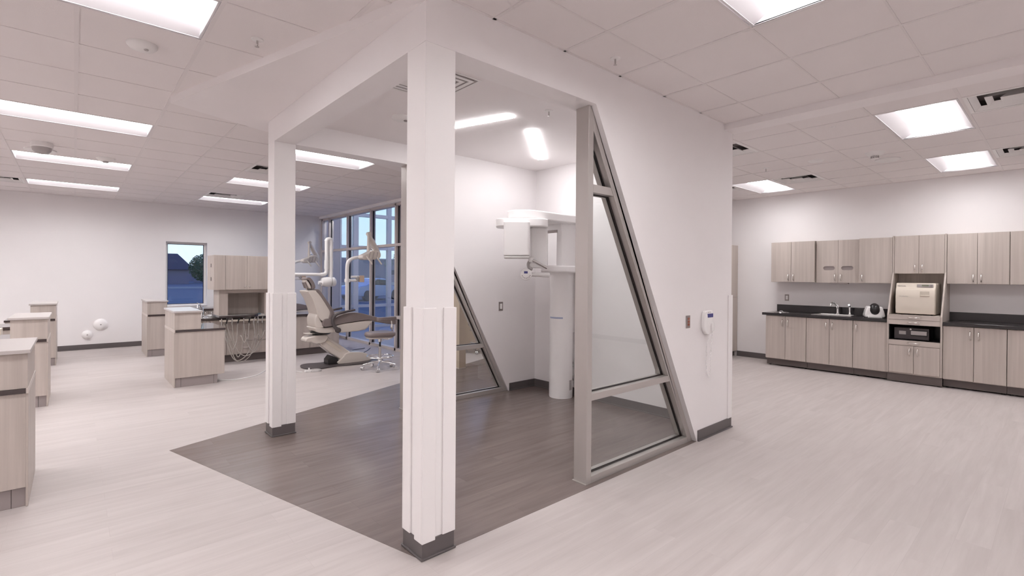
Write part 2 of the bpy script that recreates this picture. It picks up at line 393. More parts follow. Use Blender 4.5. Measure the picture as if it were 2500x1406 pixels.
# baseboards
def baseb(name, x0, x1, y0, y1, toe):
    m = box(x0, x1, y0, y1, .0, .10); m.box(x0-toe[0], x1+toe[1], y0-toe[2], y1+toe[3], 0, .012)
    return smat(m, name, BASE)
baseb('baseboard_left', XW, 3.36, YN-.007, YN, (0, 0, .01, 0))
baseb('baseboard_right', XE-.007, XE, YS, 2.0, (.01, 0, 0, 0))
baseb('baseboard_alcove_front', 2.905, 3.577, -.007, 0, (0, .01, .01, 0))
baseb('baseboard_alcove_end', 3.57, 3.577, 0, 2.6, (0, .01, 0, 0))
baseb('baseboard_alcove_front_inner', 2.905, 3.37, .19, .197, (0, 0, 0, .01))
baseb('baseboard_alcove_side', 3.363, 3.37, .19, 2.62, (.01, 0, 0, 0))
baseb('baseboard_alcove_back', 2.905, 3.37, 2.613, 2.62, (0, 0, .01, 0))

# columns with corner guards
def guard(mb_list, x, y, sx_, sy_, parent, z0=.10, z1=1.33):
    t = .011; L = .072
    m = MB()
    m.box(min(x-sx_*t, x+sx_*L), max(x-sx_*t, x+sx_*L), min(y-sy_*t, y), max(y-sy_*t, y), z0, z1)
    m.box(min(x-sx_*t, x), max(x-sx_*t, x), min(y, y+sy_*L), max(y, y+sy_*L), z0, z1)
    m.obj('corner_guard', GUARD, parent, bev=.003)
def column(name, x0, x1, y0, y1):
    p = struct(name)
    box(x0, x1, y0, y1, 0, ZH).obj('column_shaft', PAINTC, p, bev=.002)
    for x, sx_ in ((x0, 1), (x1, -1)):
        for y, sy_ in ((y0, 1), (y1, -1)):
            guard(None, x, y, sx_, sy_, p, .088 if (x == x0 and y == y0) else .10)
    b = MB().box(x0-.007, x1+.007, y0-.007, y1+.007, .002, .10); b.box(x0-.015, x1+.015, y0-.015, y1+.015, .0016, .014)
    b.obj('column_base', BASE, p, bev=.004)
column('column_near', 0, .19, 0, .19)
column('column_far', 0, .19, 2.62, 2.81)
g = struct('trim_wall_end_guards')
guard(None, 3.57, 0, -1, 1, g, .10, 1.33)

# glazed raking frames of the alcove
def raking_window(name, y0, y1):
    w = struct(name); yc = (y0+y1)/2
    def sl(z, off=0): return 1.41+(ZH-z)*(2.895-1.41)/ZH-off
    box(1.385, 1.44, y0, y1, .0, ZH).obj('post', ALU, w, bev=.002)
    k = .068
    MB().prism([(1.44, ZH), (sl(ZH), ZH), (sl(0), 0), (sl(0, k), 0), (1.44, 2.565)], y0, y1).obj('raking_jamb', ALU, w, bev=.002)
    for z0, z1, n in ((0.0, .05, 'bottom_rail'), (.60, .65, 'lower_rail'), (2.115, 2.175, 'upper_rail')):
        MB().prism([(1.44, z0), (1.44, z1), (sl(z1, k), z1), (sl(z0, k), z0)], y0, y1).obj(n, ALU, w, bev=.002)
    box(1.375, 1.40, y0-.002, y1+.008, 0.001, .006).obj('floor_clip', ALU, w)
    for z0, z1 in ((.05, .60), (.65, 2.115), (2.175, 2.565)):
        def poly(t):
            top = (1.44+t, z1-t) if z1 < 2.5 else None
            if top: return [(1.44+t, z0+t), (sl(z0, k)-t*1.6, z0+t), (sl(z1, k)-t*1.1, z1-t), (1.44+t, z1-t)]
            return [(1.44+t, z0+t), (sl(z0, k)-t*1.6, z0+t), (1.44+t*1.02, z1-t*3)]
        MB().prism(poly(-.004), yc-.003, yc+.003).obj('glass_pane', GLASS, w)
        for dy in (-.0065, .0065):
            MB().ring(poly(-.003), poly(.007), yc+dy-.003, yc+dy+.003).obj('gasket', DARKG, w)
raking_window('window_1', .045, .165)
raking_window('window_2', 2.645, 2.765)

# far-wall window
w = struct('window_3')
yg = YN+.15
def rct(t): return [(WX0+t, WZ0+t), (WX1-t, WZ0+t), (WX1-t, WZ1-t), (WX0+t, WZ1-t)]
MB().ring(rct(0), rct(.042), yg-.03, yg+.045).obj('window_frame', WHITEP, w)
MB().ring(rct(.040), rct(.052), yg-.005, yg+.012).obj('gasket', DARKG, w)
box(WX0+.02, WX1-.02, yg+.005, yg+.011, WZ0+.02, WZ1-.02).obj('glass_pane', GLASSW, w)
box(WX0, WX1, YN-.01, YN+.12, WZ0, WZ0+.015).obj('window_sill', WHITEP, w)

# curtain wall of the operatory, x = 3.42
cw = struct('window_4')
XG = 3.42
mull = [10.60, 10.13, 9.02, 7.80, 6.68, 6.14]
for y in mull[1:]:
    m_ = box(XG, XG+.11, y-.03, y+.03, 0, 2.95); m_.obj('mullion', ALUB, cw, bev=.002)
    for o in (-.040, .030): box(XG+.045, XG+.075, y+o, y+o+.010, .05, 2.95).obj('gasket', DARKG, cw)
box(XG, XG+.11, 10.56, 10.62, 0, 2.95).obj('mullion', ALUB, cw)
box(XG, XG+.11, 6.11, 10.62, 2.90, 2.95).obj('head_rail', ALUB, cw)
box(XG, XG+.11, 6.11, 10.62, .0, .055).obj('bottom_rail', ALUB, cw)
box(XG-.002, XG+.11, 6.11, 10.62, 2.09, 2.145).obj('middle_rail', ALUB, cw)
box(XG-.001, XG+.11, 6.11, 6.68, .64, .70).obj('door_rail', ALUB, cw)
for a, b in zip(mull[1:], mull[:-1]):
    for z0, z1 in ((.055, 2.09), (2.145, 2.90)):
        box(XG+.06, XG+.066, a+.028, b-.028, z0-.004, z1+.004).obj('glass_pane', GLASSW, cw)
smat(box(3.36, 3.56, 6.11, 10.82, 2.95, 3.3), 'wall_window_head', PAINT)
smat(box(3.36, 3.42, YN, YN+.2, 0, 3.3), 'wall_window_return', PAINT)

# recess beyond the alcove seen through the back pane
smat(MB().box(4.12, 5.8, 6.1, 6.3, 0, 1.35).box(3.53, 5.8, 6.1, 6.3, 2.9, 3.3), 'wall_recess_far', BEIGEW)
w6 = struct('window_6')
for x in (3.545, 4.13, 4.85, 5.57): box(x-.025, x+.025, 6.15, 6.25, 1.35 if x > 4.5 else 0, 2.9).obj('mullion', ALUB, w6)
for z in (1.35, 2.12): box(3.53, 5.6, 6.16, 6.24, z, z+.05).obj('rail', ALUB, w6)
box(3.53, 4.12, 6.16, 6.24, 0, .05).obj('rail', ALUB, w6)
box(3.55, 4.12, 6.20, 6.206, .03, 2.9).obj('glass_pane', GLASSW, w6); box(4.12, 5.6, 6.20, 6.206, 1.38, 2.9).obj('glass_pane', GLASSW, w6)
smat(box(5.6, 5.8, 2.82, 6.1, 0, 3.3), 'wall_recess_side', BEIGEW)
cc = struct('column_recess'); box(3.27, 3.40, 4.26, 4.42, 0, ZC).obj('column_shaft', BEIGEW, cc); box(3.265, 3.405, 4.255, 4.425, 0, .02).obj('column_base', LAML, cc)

# ---------------------------------------------------------------- ceiling fixtures
def make_troffer(name, label, group):
    t = thing(name, label, 'ceiling light', (0, 0, 0), 0, group)
    L, Wd, D = 2*T, T, .075
    # origin: lower corner, ceiling plane z=0; pan above it
    e_ = .014
    MB().ring([(e_, e_), (L-e_, e_), (L-e_, Wd-e_), (e_, Wd-e_)], [(.026, .026), (L-.026, .026), (L-.026, Wd-.026), (.026, Wd-.026)], -.002, .006, 'z').obj('trim_frame', TROF, t)
    h = MB(); a, b = .026, .13
    # sloped long reflectors and upright ends
    h.add([(a, a, .0), (L-a, a, .0), (L-a, b, D-.012), (a, b, D-.012)], [(0, 1, 2, 3)])
    h.add([(a, Wd-a, .0), (L-a, Wd-a, .0), (L-a, Wd-b, D-.012), (a, Wd-b, D-.012)], [(3, 2, 1, 0)])
    h.add([(a, a, 0), (a, Wd-a, 0), (a, Wd-b, D-.012), (a, b, D-.012)], [(0, 1, 2, 3)])
    h.add([(L-a, a, 0), (L-a, Wd-a, 0), (L-a, Wd-b, D-.012), (L-a, b, D-.012)], [(3, 2, 1, 0)])
    h.add([(e_, e_, D), (L-e_, e_, D), (L-e_, Wd-e_, D), (e_, Wd-e_, D)], [(0, 1, 2, 3)])
    h.obj('reflector', TROF, t)
    n = 10; pts = [(b+(Wd-2*b)*i/n, D-.012-.028*math.sin(PI*i/n)) for i in range(n+1)]
    lens = MB(); vs = []
    for x in (a, L-a): vs += [(x, p[0], p[1]) for p in pts]
    lens.add(vs, [(i, i+1, n+2+i, n+1+i) for i in range(n)]+[tuple(range(n+1)), tuple(range(n+1, 2*n+2))])
    lens.obj('lens', LENS, t)
    return t
tro = None
def place_troffer(x, y, label, group):
    global tro
    if tro is None: tro = make_troffer('recessed_ceiling_light', label, group); o = tro
    else: o = copy_tree(tro)
    o.location = (x, y, ZC); o['label'] = label; o['group'] = group; return o
lab = {(-2, 2): 'large recessed light at the top left corner of the picture, nearest of the left row',
       (-2, 7): 'long recessed light of the left row cut off by the left edge',
       (-2, 11): 'third recessed light of the left row, overlapped by the stepped white dome',
       (-2, 15): 'long recessed light nearest the far left wall, last of the left row',
       (2, 7): 'recessed light seen through the alcove opening right of the far white column top',
       (2, 11): 'recessed light crossing behind the far white column, nearer of the two there',
       (2, 15): 'farthest recessed light just left of the far white column, under a ceiling vent',
       (2, -2): 'large recessed light cut off by the top edge, right of the white alcove'}
labk = {(0, -1): 'recessed light in front of the black cabinet run, largest over the sterilization area',
        (4, -1): 'recessed light nearest the wall above the right hand cabinets',
        (4, 3): 'recessed light at the end of the alcove wall, above the upper left cabinets'}
for (i, j) in LM:
    x, y = gxy(GX, GY, i, j)
    place_troffer(x, y, lab.get((i, j), 'recessed ceiling light in the part of the room outside the picture'), 'recessed lights over the treatment room')
lensk = bpy.data.objects['lens'].data.copy(); lensk.materials[0] = LENSK
for (i, j) in LK:
    x, y = gxy(KX, KY, i, j)
    t = place_troffer(x, y, labk.get((i, j), 'recessed ceiling light over the sterilization area hidden from view'), 'recessed lights over the sterilization area')
    for c in t.children:
        if c.name.startswith('lens'): c.data = lensk

def make_linear(label, c, ang, h=.61):
    t = thing('linear_ceiling_light', label, 'ceiling light', (c[0], c[1], ZS), ang, 'thin linear lights in the alcove ceiling')
    MB().ring([(-h, -.045), (h, -.045), (h, .045), (-h, .045)], [(.006-h, -.038), (h-.006, -.038), (h-.006, .038), (.006-h, .038)], -.003, .0, 'z').obj('trim_frame', TROF, t)
    box(.006-h, h-.006, -.038, .038, -.014, -.0005).obj('lens', LINE, t)
make_linear('thin linear ceiling light left of the other, running behind the near white column', (1.421, 1.514), math.atan2(.95, -.31), .45)
make_linear('thin linear ceiling light pointing toward the back corner above the panoramic x-ray machine', (2.447, 1.665), math.atan2(.80, .93))

def make_vent(x, y, z, label, kind='bar'):
    t = thing('ceiling_vent', label, 'vent', (x, y, z), 0, 'square ceiling diffusers')
    e_ = .012
    if kind == 'bar':      # three-way louvred diffuser, blades deep inside a dark throat
        MB().ring([(e_, e_), (T-e_, e_), (T-e_, T-e_), (e_, T-e_)], [(.04, .04), (T-.04, .04), (T-.04, T-.04), (.04, T-.04)], -.003, .004, 'z').obj('vent_frame', WHITEP, t)
        d = MB(); d.box(.02, T-.02, .02, T-.02, .09, .1); d.box(.02, .03, .02, T-.02, .004, .09); d.box(T-.03, T-.02, .02, T-.02, .004, .09); d.box(.02, T-.02, .02, .03, .004, .09); d.box(.02, T-.02, T-.03, T-.02, .004, .09)
        d.obj('throat', mat('vent_throat', (.16, .14, .14), .8) if 'vent_throat' not in MATS else MATS['vent_throat'], t)
        for k, (a0, b0) in enumerate(((.042, .085), (.135, .175), (.225, .26))):
            o0, o1 = a0, b0
            vs = [(o0, o0, .0), (T-o0, o0, .0), (T-o0, T-o0, .0), (o0, T-o0, .0), (o1, o1, .034), (T-o1, o1, .034), (T-o1, T-o1, .034), (o1, T-o1, .034)]
            MB().add(vs, [(0, 1, 5, 4), (1, 2, 6, 5), (2, 3, 7, 6), (3, 0, 4, 7)]).obj('louver', WHITEP if k else WHITEP, t)
    else:
        MB().ring([(e_, e_), (T-e_, e_), (T-e_, T-e_), (e_, T-e_)], [(.03, .03), (T-.03, .03), (T-.03, T-.03), (.03, T-.03)], -.004, .0, 'z').obj('vent_frame', WHITEP, t)
        for a0 in (.05, .10):
            MB().ring([(a0, a0), (T-a0, a0), (T-a0, T-a0), (a0, T-a0)], [(a0+.03, a0+.03), (T-a0-.03, a0+.03), (T-a0-.03, T-a0-.03), (a0+.03, T-a0-.03)], -.008, -.002, 'z').obj('louver', WHITEP, t)
        box(.15, T-.15, .15, T-.15, -.01, -.002).obj('center_plate', WHITEP, t)
        box(.03, T-.03, .03, T-.03, -.0015, -.0005).obj('throat', PLATE, t)
    return t
vl = {(2, 9): 'louvred ceiling vent left of the far white column, nearer of the two there', (2, 14): 'louvred ceiling vent above the farthest recessed light left of the far column', (-3, 15): 'grey return grille at the left edge of the ceiling'}
vk = {(0, -2): 'large louvred ceiling vent at the right edge beside the biggest square light', (4, -2): 'louvred ceiling vent at the right edge beside the light nearest the cabinets',
      (0, 2): 'louvred ceiling vent just past the top end of the alcove wall', (4, 2): 'louvred ceiling vent beside the small light above the upper left cabinets', (4, 4): 'dim ceiling vent directly behind the alcove wall end'}
for v in VM: x, y = gxy(GX, GY, *v); make_vent(x, y, ZC, vl[v])
for v in VK: x, y = gxy(KX, KY, *v); make_vent(x, y, ZC, vk[v])
place_troffer(4.0, 4.4, 'unseen ceiling light added to brighten the recess behind the alcove back glass', 'recessed lights over the treatment room')  # fixture added out of view to light up the recess
make_vent(.281, .635, ZS, 'flat stepped ceiling diffuser behind the near column inside the alcove', 'flat')

def sprinkler(x, y, z, label):
    t = thing('sprinkler_head', label, 'sprinkler', (x, y, z), 0, 'ceiling sprinklers')
    MB().lathe([(.001, 0), (.036, 0), (.034, -.006), (.015, -.009), (.001, -.009)]).obj('escutcheon', WHITEP, t, smooth=True)
    MB().lathe([(.006, -.008), (.006, -.03), (.004, -.045), (.012, -.047), (.012, -.049), (.001, -.049)], seg=12).obj('nozzle', STEEL, t)
    return t
sprinkler(-.503, 1.216, ZC, 'chrome sprinkler head in the ceiling right of the top left light')
sprinkler(1.407, -.165, ZC, 'chrome sprinkler head in the tile ceiling along the alcove front wall')
sprinkler(1.717, .77, ZS, 'chrome sprinkler head in the alcove ceiling above the glazed frame')
sprinkler(5.697, .506, ZC, 'small sprinkler head in the ceiling above the upper left cabinets')
sprinkler(.97, 5.95, ZC, 'small sprinkler head beside the light seen just right of the far column')
def detector(name, x, y, z, prof, label, m=WHITEP, cat='detector'):
    t = thing(name, label, cat, (x, y, z))
    MB().lathe(prof).obj('housing', m, t, smooth=True)
    return t
FL = [(.001, 0), (.085, 0), (.085, -.012), (.07, -.03), (.03, -.036), (.001, -.036)]
d = detector('smoke_detector', -1.047, 1.805, ZC, FL, 'round white smoke detector below the top left light')
MB().lathe([(.001, -.035), (.014, -.035), (.012, -.042), (.001, -.042)], (.02, -.02, 0), seg=12).obj('test_button', GREYP, d)
d = detector('security_camera', -1.661, 5.636, ZC, [(.001, 0), (.095, 0), (.10, -.05), (.092, -.058), (.001, -.058)], 'cup shaped dome hanging from the ceiling near the left edge', WHITEP, 'camera')
MB().lathe([(.088, -.058), (.082, -.095), (.055, -.125), (.001, -.135)]).obj('dome', GREYP, d, smooth=True)
detector('ceiling_speaker', -1.69, 6.10, ZC, [(.001, 0), (.15, 0), (.15, -.012), (.13, -.02), (.09, -.008), (.05, -.016), (.001, -.018)], 'wide flat white ring on the ceiling just behind the hanging dome', WHITEP, 'speaker')
d = detector('motion_detector', -1.074, 6.11, ZC, [(.001, 0), (.10, 0), (.095, -.02), (.065, -.045), (.001, -.045)], 'stepped white dome overlapping the third light of the left row')
MB().lathe([(.03, -.045), (.03, -.06), (.001, -.064)], seg=16).obj('sensor', GREYP, d)
d = detector('smoke_detector', 5.755, -.71, ZC, [(.001, 0), (.10, 0), (.075, -.035), (.045, -.045), (.001, -.045)], 'cone shaped white detector with slotted tip in the ceiling over the right cabinets')
for k in range(10):
    a = 2*PI*k/10; MB().box(-.004, .004, -.003, .003, -.075, -.042).obj('slot_rib', GREYP, d).location = (.038*math.cos(a), .038*math.sin(a), 0)
MB().lathe([(.001, -.072), (.042, -.072), (.036, -.08), (.001, -.08)], seg=16).obj('cap', WHITEP, d)
detector('ceiling_speaker', 6.258, -.733, ZC, [(.001, 0), (.13, 0), (.13, -.015), (.10, -.028), (.05, -.015), (.02, -.03), (.001, -.032)], 'flat round ring beside the cone shaped detector over the right cabinets', WHITEP, 'speaker')
detector('ceiling_speaker', 5.715, -.101, ZC, [(.001, 0), (.09, 0), (.08, -.012), (.04, -.02), (.001, -.02)], 'small pale round cover between the two right hand lights and the small sprinkler', WHITEP, 'speaker')
d = detector('smoke_detector', .85, 1.799, ZS, FL, 'white smoke detector in the alcove ceiling left of the near column')
MB().lathe([(.001, -.035), (.02, -.035), (.018, -.043), (.001, -.043)], (.03, -.03, 0), seg=12).obj('test_button', PLATE, d)
MB().lathe([(.001, 0), (.025, 0), (.02, -.01), (.001, -.012)], seg=12).obj('ceiling_plug', WHITEP).location = (4.25, -.69, ZC)
tag(bpy.data.objects['ceiling_plug'], 'tiny round plug in the ceiling tile before the biggest square light', 'plug')

# ================================================================ CABINETS
def pull(parent, x, y, z, L=.11, vert=True, m=NICKEL, out=.034):
    """arched bar pull on a face looking toward local -y"""
    n = 8; pts = []
    for i in range(n+1):
        t = i/n; k = (t-.5)*L; o = y-out*math.sin(PI*t)**.6 if 0 < t < 1 else y
        pts.append((x, o, z+k) if vert else (x+k, o, z))
    return MB().tube(pts, .0068, 8).obj('handle', m, parent, smooth=True)
def knob(parent, x, y, z):
    return MB().lathe([(.005, 0), (.005, -.012), (.014, -.018), (.014, -.026), (.001, -.03)], (x, y, z), 'y', 12).obj('knob', NICKEL, parent, smooth=True)
def door(parent, x0, x1, z0, z1, h=None, y=0, m=None, t=.018, name='door', vert=True):
    g_ = .0026
    d = box(x0+g_, x1-g_, y, y+t, z0+g_, z1-g_).obj(name, m or LAM, parent, bev=.0012)
    if h: pull(d, h[0], y, h[1], h[2] if len(h) > 2 else .11, vert)
    return d
def carcass(parent, x0, x1, y0, y1, z0, z1, name='carcass'):
    return box(x0, x1, y0, y1, z0, z1).obj(name, LAM, parent)
RK = -PI/2           # kitchen run: local x -> world -y, local y -> world +x
def kcab(name, label, y_left, xf, cat='cabinet', group=None): return thing(name, label, cat, (xf, y_left, 0), RK, group)

# base cabinets of the sterilization run
def base_cab(label, yl, w, seams, hs, lev=()):
    t = kcab('base_cabinet', label, yl, 7.63, group='base cabinets along the right wall')
    carcass(t, .0015, w-.0015, .032, .598, .12, .868 if 'under the sink' not in label else .70)
    xs = [0]+seams+[w]
    for a, b, h in zip(xs[:-1], xs[1:], hs): door(t, a, b, .128, .862, (h, .745, .115))
    box(.001, w-.001, .07, .09, .018, .12).obj('toe_kick', KICKD, t)
    for x in (.04, w-.04): MB().lathe([(.02, 0), (.02, .008), (.012, .01), (.012, .12)], (x, .12, 0), seg=10).obj('leveler', BLACK, t)
    return t
base_cab('greige base cabinet at the left end of the sink run, under the steel lid', 1.24, .635, [.315], [.272, .358])
base_cab('greige base cabinet directly under the sink and faucet', .603, .648, [.332], [.289, .375])
base_cab('single door greige base cabinet between the sink cabinet and the tall sterilizer tower', -.047, .432, [], [.045])
base_cab('two door greige base cabinet just right of the sterilizer tower', -1.102, .630, [.316], [.278, .362])
base_cab('greige base cabinet cut off by the right edge of the picture', -1.734, .64, [.32], [.275, .365])
def upper_cab(label, yl, w, xf, z0, z1, seams, hs, slots=False, side=False):
    t = kcab('wall_cabinet', label, yl, xf, group='wall cabinets along the right wall')
    carcass(t, .001, w-.001, .032, XE-xf-.002, z0, z1)
    xs = [0]+seams+[w]
    for i, (a, b, h) in enumerate(zip(xs[:-1], xs[1:], hs)):
        if slots:
            # door with a stadium shaped glove slot
            c = (a+b)/2+(.03 if i == 0 else -.02); zc = 1.675; hw, hh = .084, .032
            n = 8; inner = [(c+hw-hh+hh*math.cos(math.radians(q)), zc+hh*math.sin(math.radians(q))) for q in [-90+180*k/n for k in range(n+1)]]+[(c-hw+hh+hh*math.cos(math.radians(q)), zc+hh*math.sin(math.radians(q))) for q in [90+180*k/n for k in range(n+1)]]
            outer = []
            for (px, pz) in inner:
                dx, dz = px-c, pz-zc; s_ = min(((b-a)/2-.02)/abs(dx) if abs(dx) > 1e-6 else 9e9, (.2)/abs(dz) if abs(dz) > 1e-6 else 9e9); outer.append((c+dx*s_*.6, zc+dz*s_*.6))
            m = MB(); X0, X1, Z0, Z1 = a+.0018, b-.0018, z0+.0018, z1-.0018
            outer = [(max(X0, min(X1, c+(px-c)*40)), max(Z0, min(Z1, zc+(pz-zc)*40))) for px, pz in inner]
            # make sure corners exist
            crn = [(X1, Z0), (X1, Z1), (X0, Z1), (X0, Z0)]
            outer[0], outer[n], outer[n+1], outer[-1] = crn[0], crn[1], crn[2], crn[3]
            for k in range(1, n): outer[k] = (X1, Z0+(Z1-Z0)*k/n); outer[n+1+k] = (X0, Z1-(Z1-Z0)*k/n)
            m.ring(outer, inner, 0, .018)
            d = m.obj('door', LAM, t)
            pull(d, h, 0, 1.525, .11)
            box(c-.1, c+.1, .0185, .0195, zc-.04, zc+.04).obj('slot_backing', KICK, t)
        else: door(t, a, b, z0, z1, (h, z0+.085, .11))
    return t
upper_cab('leftmost greige wall cabinet over the counter end with the wall switch', 1.262, .69, 7.905, 1.438, 2.136, [.325], [.283, .365])
upper_cab('greige wall cabinet with two oval glove slots above the sink', .566, .615, 7.955, 1.435, 2.134, [.32], [.277, .36], True)
upper_cab('single door greige wall cabinet between the slotted cabinet and the tower', -.051, .428, 7.91, 1.436, 2.14, [], [.045])
upper_cab('two door greige wall cabinet just right of the sterilizer tower', -1.102, .632, 7.92, 1.44, 2.148, [.317], [.277, .357])
upper_cab('greige wall cabinet cut off by the right edge of the picture', -1.735, .61, 7.92, 1.44, 2.148, [.305], [.265, .345])

# countertops
t = thing('countertop', 'black countertop with backsplash holding the sink, left of the tower', 'countertop', (7.60, 1.29, 0), RK)
HX0, HX1, HY0, HY1 = .76, 1.27, .11, .45        # sink cut-out
ct = MB()
ct.box(0, HX0, 0, .628, .868, .91).box(HX1, 1.768, 0, .628, .868, .91).box(HX0, HX1, 0, HY0, .868, .91).box(HX0, HX1, HY1, .628, .868, .91)
ct.obj('countertop_slab', CTRK, t, bev=.0)
box(.02, 1.768, .61, .629, .9105, 1.03).obj('backsplash', CTRK, t, bev=.002)
t = thing('countertop', 'empty black countertop right of the sterilizer tower', 'countertop', (7.60, -1.103, 0), RK)
box(0, 1.28, 0, .628, .868, .912).obj('countertop_slab', CTRK, t, bev=.004)
box(.0, 1.28, .61, .629, .9125, 1.03).obj('backsplash', CTRK, t, bev=.002)

# sink
t = thing('kitchen_sink', 'stainless steel drop-in sink in the black countertop', 'sink', (7.60, 1.29, .91), RK)
MB().ring([(HX0-.025, HY0-.02), (HX1+.025, HY0-.02), (HX1+.025, HY1+.1), (HX0-.025, HY1+.1)], [(HX0+.02, HY0+.02), (HX1-.02, HY0+.02), (HX1-.02, HY1-.02), (HX0+.02, HY1-.02)], .0005, .007, 'z').obj('rim', STEEL, t, bev=.002)
bw = MB(); X0, X1, Y0, Y1 = HX0+.02, HX1-.02, HY0+.02, HY1-.02; zb = -.17
bw.add([(X0, Y0, .005), (X1, Y0, .005), (X1, Y1, .005), (X0, Y1, .005), (X0+.02, Y0+.02, zb), (X1-.02, Y0+.02, zb), (X1-.02, Y1-.02, zb), (X0+.02, Y1-.02, zb)], [(0, 1, 5, 4), (1, 2, 6, 5), (2, 3, 7, 6), (3, 0, 4, 7), (4, 5, 6, 7)])
bw.obj('basin', STEEL, t); MB().lathe([(.03, zb+.001), (.03, zb+.004), (.001, zb+.004)], ((X0+X1)/2, (Y0+Y1)/2, 0), seg=16).obj('drain', CHROME, t)
def faucet(label, loc, rz, s=1.0):
    t = thing('faucet', label, 'faucet', loc, rz)
    MB().lathe([(.03, 0), (.03, .006), (.022, .012), (.020, .09*s), (.023, .11*s), (.015, .125*s), (.001, .128*s)], seg=18).obj('body', CHROME, t, smooth=True)
    MB().tube(smoothline([(0, 0, .06*s), (0, -.05, .13*s), (0, -.13, .165*s), (0, -.19, .145*s), (0, -.205, .115*s)]), [.013]*20+[.012]*5, 12).obj('spout', CHROME, t, smooth=True)
    MB().tube(smoothline([(0, 0, .12*s), (-.03, .0, .15*s), (-.07, -.03, .18*s)]), [.010]*7+[.007]*6, 10).obj('handle', CHROME, t, smooth=True)
    return t
faucet('chrome single lever faucet behind the steel sink', (8.11, .285, .917), RK-.25, 1.15)
t = thing('side_sprayer', 'chrome pull-out sprayer standing right of the sink faucet', 'sprayer', (8.11, .115, .917), RK)
MB().lathe([(.024, 0), (.024, .006), (.016, .012), (.014, .05), (.018, .10), (.016, .13), (.001, .135)], seg=16).obj('sprayer_base', CHROME, t, smooth=True)
MB().tube([(0, 0, .12), (0, -.02, .15), (0, -.05, .158)], [.013, .015, .012], 12).obj('nozzle', CHROME, t, smooth=True)
t = thing('steel_lid', 'round steel waste chute lid lying in the black countertop at its left end', 'lid', (7.86, 1.07, .911), RK)
MB().lathe([(.001, 0), (.125, 0), (.122, .005), (.10, .006), (.095, .003), (.001, .003)], seg=32).obj('lid_plate', STEEL, t, smooth=True)
MB().tube([(-.03, 0, .004), (-.02, 0, .02), (.02, 0, .02), (.03, 0, .004)], .005, 8).obj('lid_handle', CHROME, t, smooth=True)

# light under the slotted cabinet
t = thing('task_light_bar', 'slim dark bar mounted beneath the slotted wall cabinet', 'task light', (8.0, .24, 1.417), RK)
box(-.13, .13, -.04, .04, 0, .018).obj('housing', PLATE, t, bev=.003)
box(-.12, .12, -.03, .03, -.002, .0).obj('cover', GREYP, t)

# white instrument with a black dome
t = thing('label_printer', 'white tabletop unit with a shiny black dome on the counter beside the tower', 'appliance', (7.83, -.27, .911), RK+.35)
MB().prism([(-.12, 0), (.12, 0), (.13, .03), (.115, .10), (.09, .17), (-.09, .17), (-.115, .10), (-.13, .03)], -.09, .11).obj('housing', WHITE, t, bev=.016, smooth=True)
MB().lathe([(.086, 0), (.084, .03), (.07, .065), (.04, .09), (.001, .098)], (0, 0, 0), seg=28).obj('dome', BLACK, t, smooth=True).matrix_local = Matrix.Translation((0, -.045, .125)) @ Matrix.Rotation(math.radians(55), 4, 'X') @ Matrix.Diagonal((.82, 1.1, .85, 1))
MB().prism([(-.09, .0), (.09, 0), (.08, .035), (-.08, .035)], -.125, -.085).obj('tray', WHITEP, t, bev=.006)
t.location.z = .9115

# sterilizer tower
t = kcab('sterilizer_tower', 'tall greige cabinet tower with raking sides holding the sterilizer', -.48, 7.60)
TW = .62
prof = [(0.02, .135), (.628, .135), (.628, 2.155), (.31, 2.155), (.31, 1.60), (.0, .975), (.0, .135)]
for x0 in (0, TW-.02):
    m = MB().prism(prof, x0, x0+.02, 'x'); m.obj('side_panel', LAM, t, bev=.001)
box(.021, TW-.021, .32, .627, 1.585, 2.15).obj('upper_carcass', LAM, t)
for a, b, h in ((.021, .31, .268), (.31, TW-.021, .352)): door(t, a, b, 1.585, 2.146, (h, 1.67, .11), y=.312)
box(.021, TW-.021, .60, .625, .13, 1.585).obj('back_panel', LAM, t)
box(.021, TW-.021, .006, .598, .955, .985).obj('pullout_shelf', LAMH, t)
def drw(z0, z1, nm='drawer', zh=None):
    d = box(.021, TW-.021, -.006, .014, z0, z1).obj(nm, LAMH, t, bev=.0012); pull(d, TW/2, -.006, (z0+z1)/2, .14, False); return d
drw(.918, .985, 'pullout_front'); drw(.845, .914, 'pullout_front')
box(.021, TW-.021, .014, .598, .845, .86).obj('shelf', LAM, t)
box(.021, TW-.021, .014, .598, .600, .618).obj('shelf', LAM, t)
nic = MB(); nic.box(.021, .026, .03, .6, .618, .845).box(TW-.026, TW-.021, .03, .6, .618, .845).box(.021, TW-.021, .59, .599, .618, .845).box(.026, TW-.026, .03, .59, .618, .621)
nic.obj('niche_lining', BLACK, t)
drw(.548, .618, 'pullout_front')
for a, b, h in ((.021, .31, .265), (.31, TW-.021, .355)): door(t, a, b, .148, .545, (h, .455, .11), y=-.004)
box(.021, TW-.021, .015, .598, .13, .60).obj('lower_carcass', LAM, t)
box(0, TW, .04, .06, .012, .135).obj('toe_kick', KICKD, t)
for x in (.05, TW-.05): MB().lathe([(.02, 0), (.02, .008), (.012, .01), (.012, .135)], (x, .10, 0), seg=10).obj('leveler', BLACK, t)

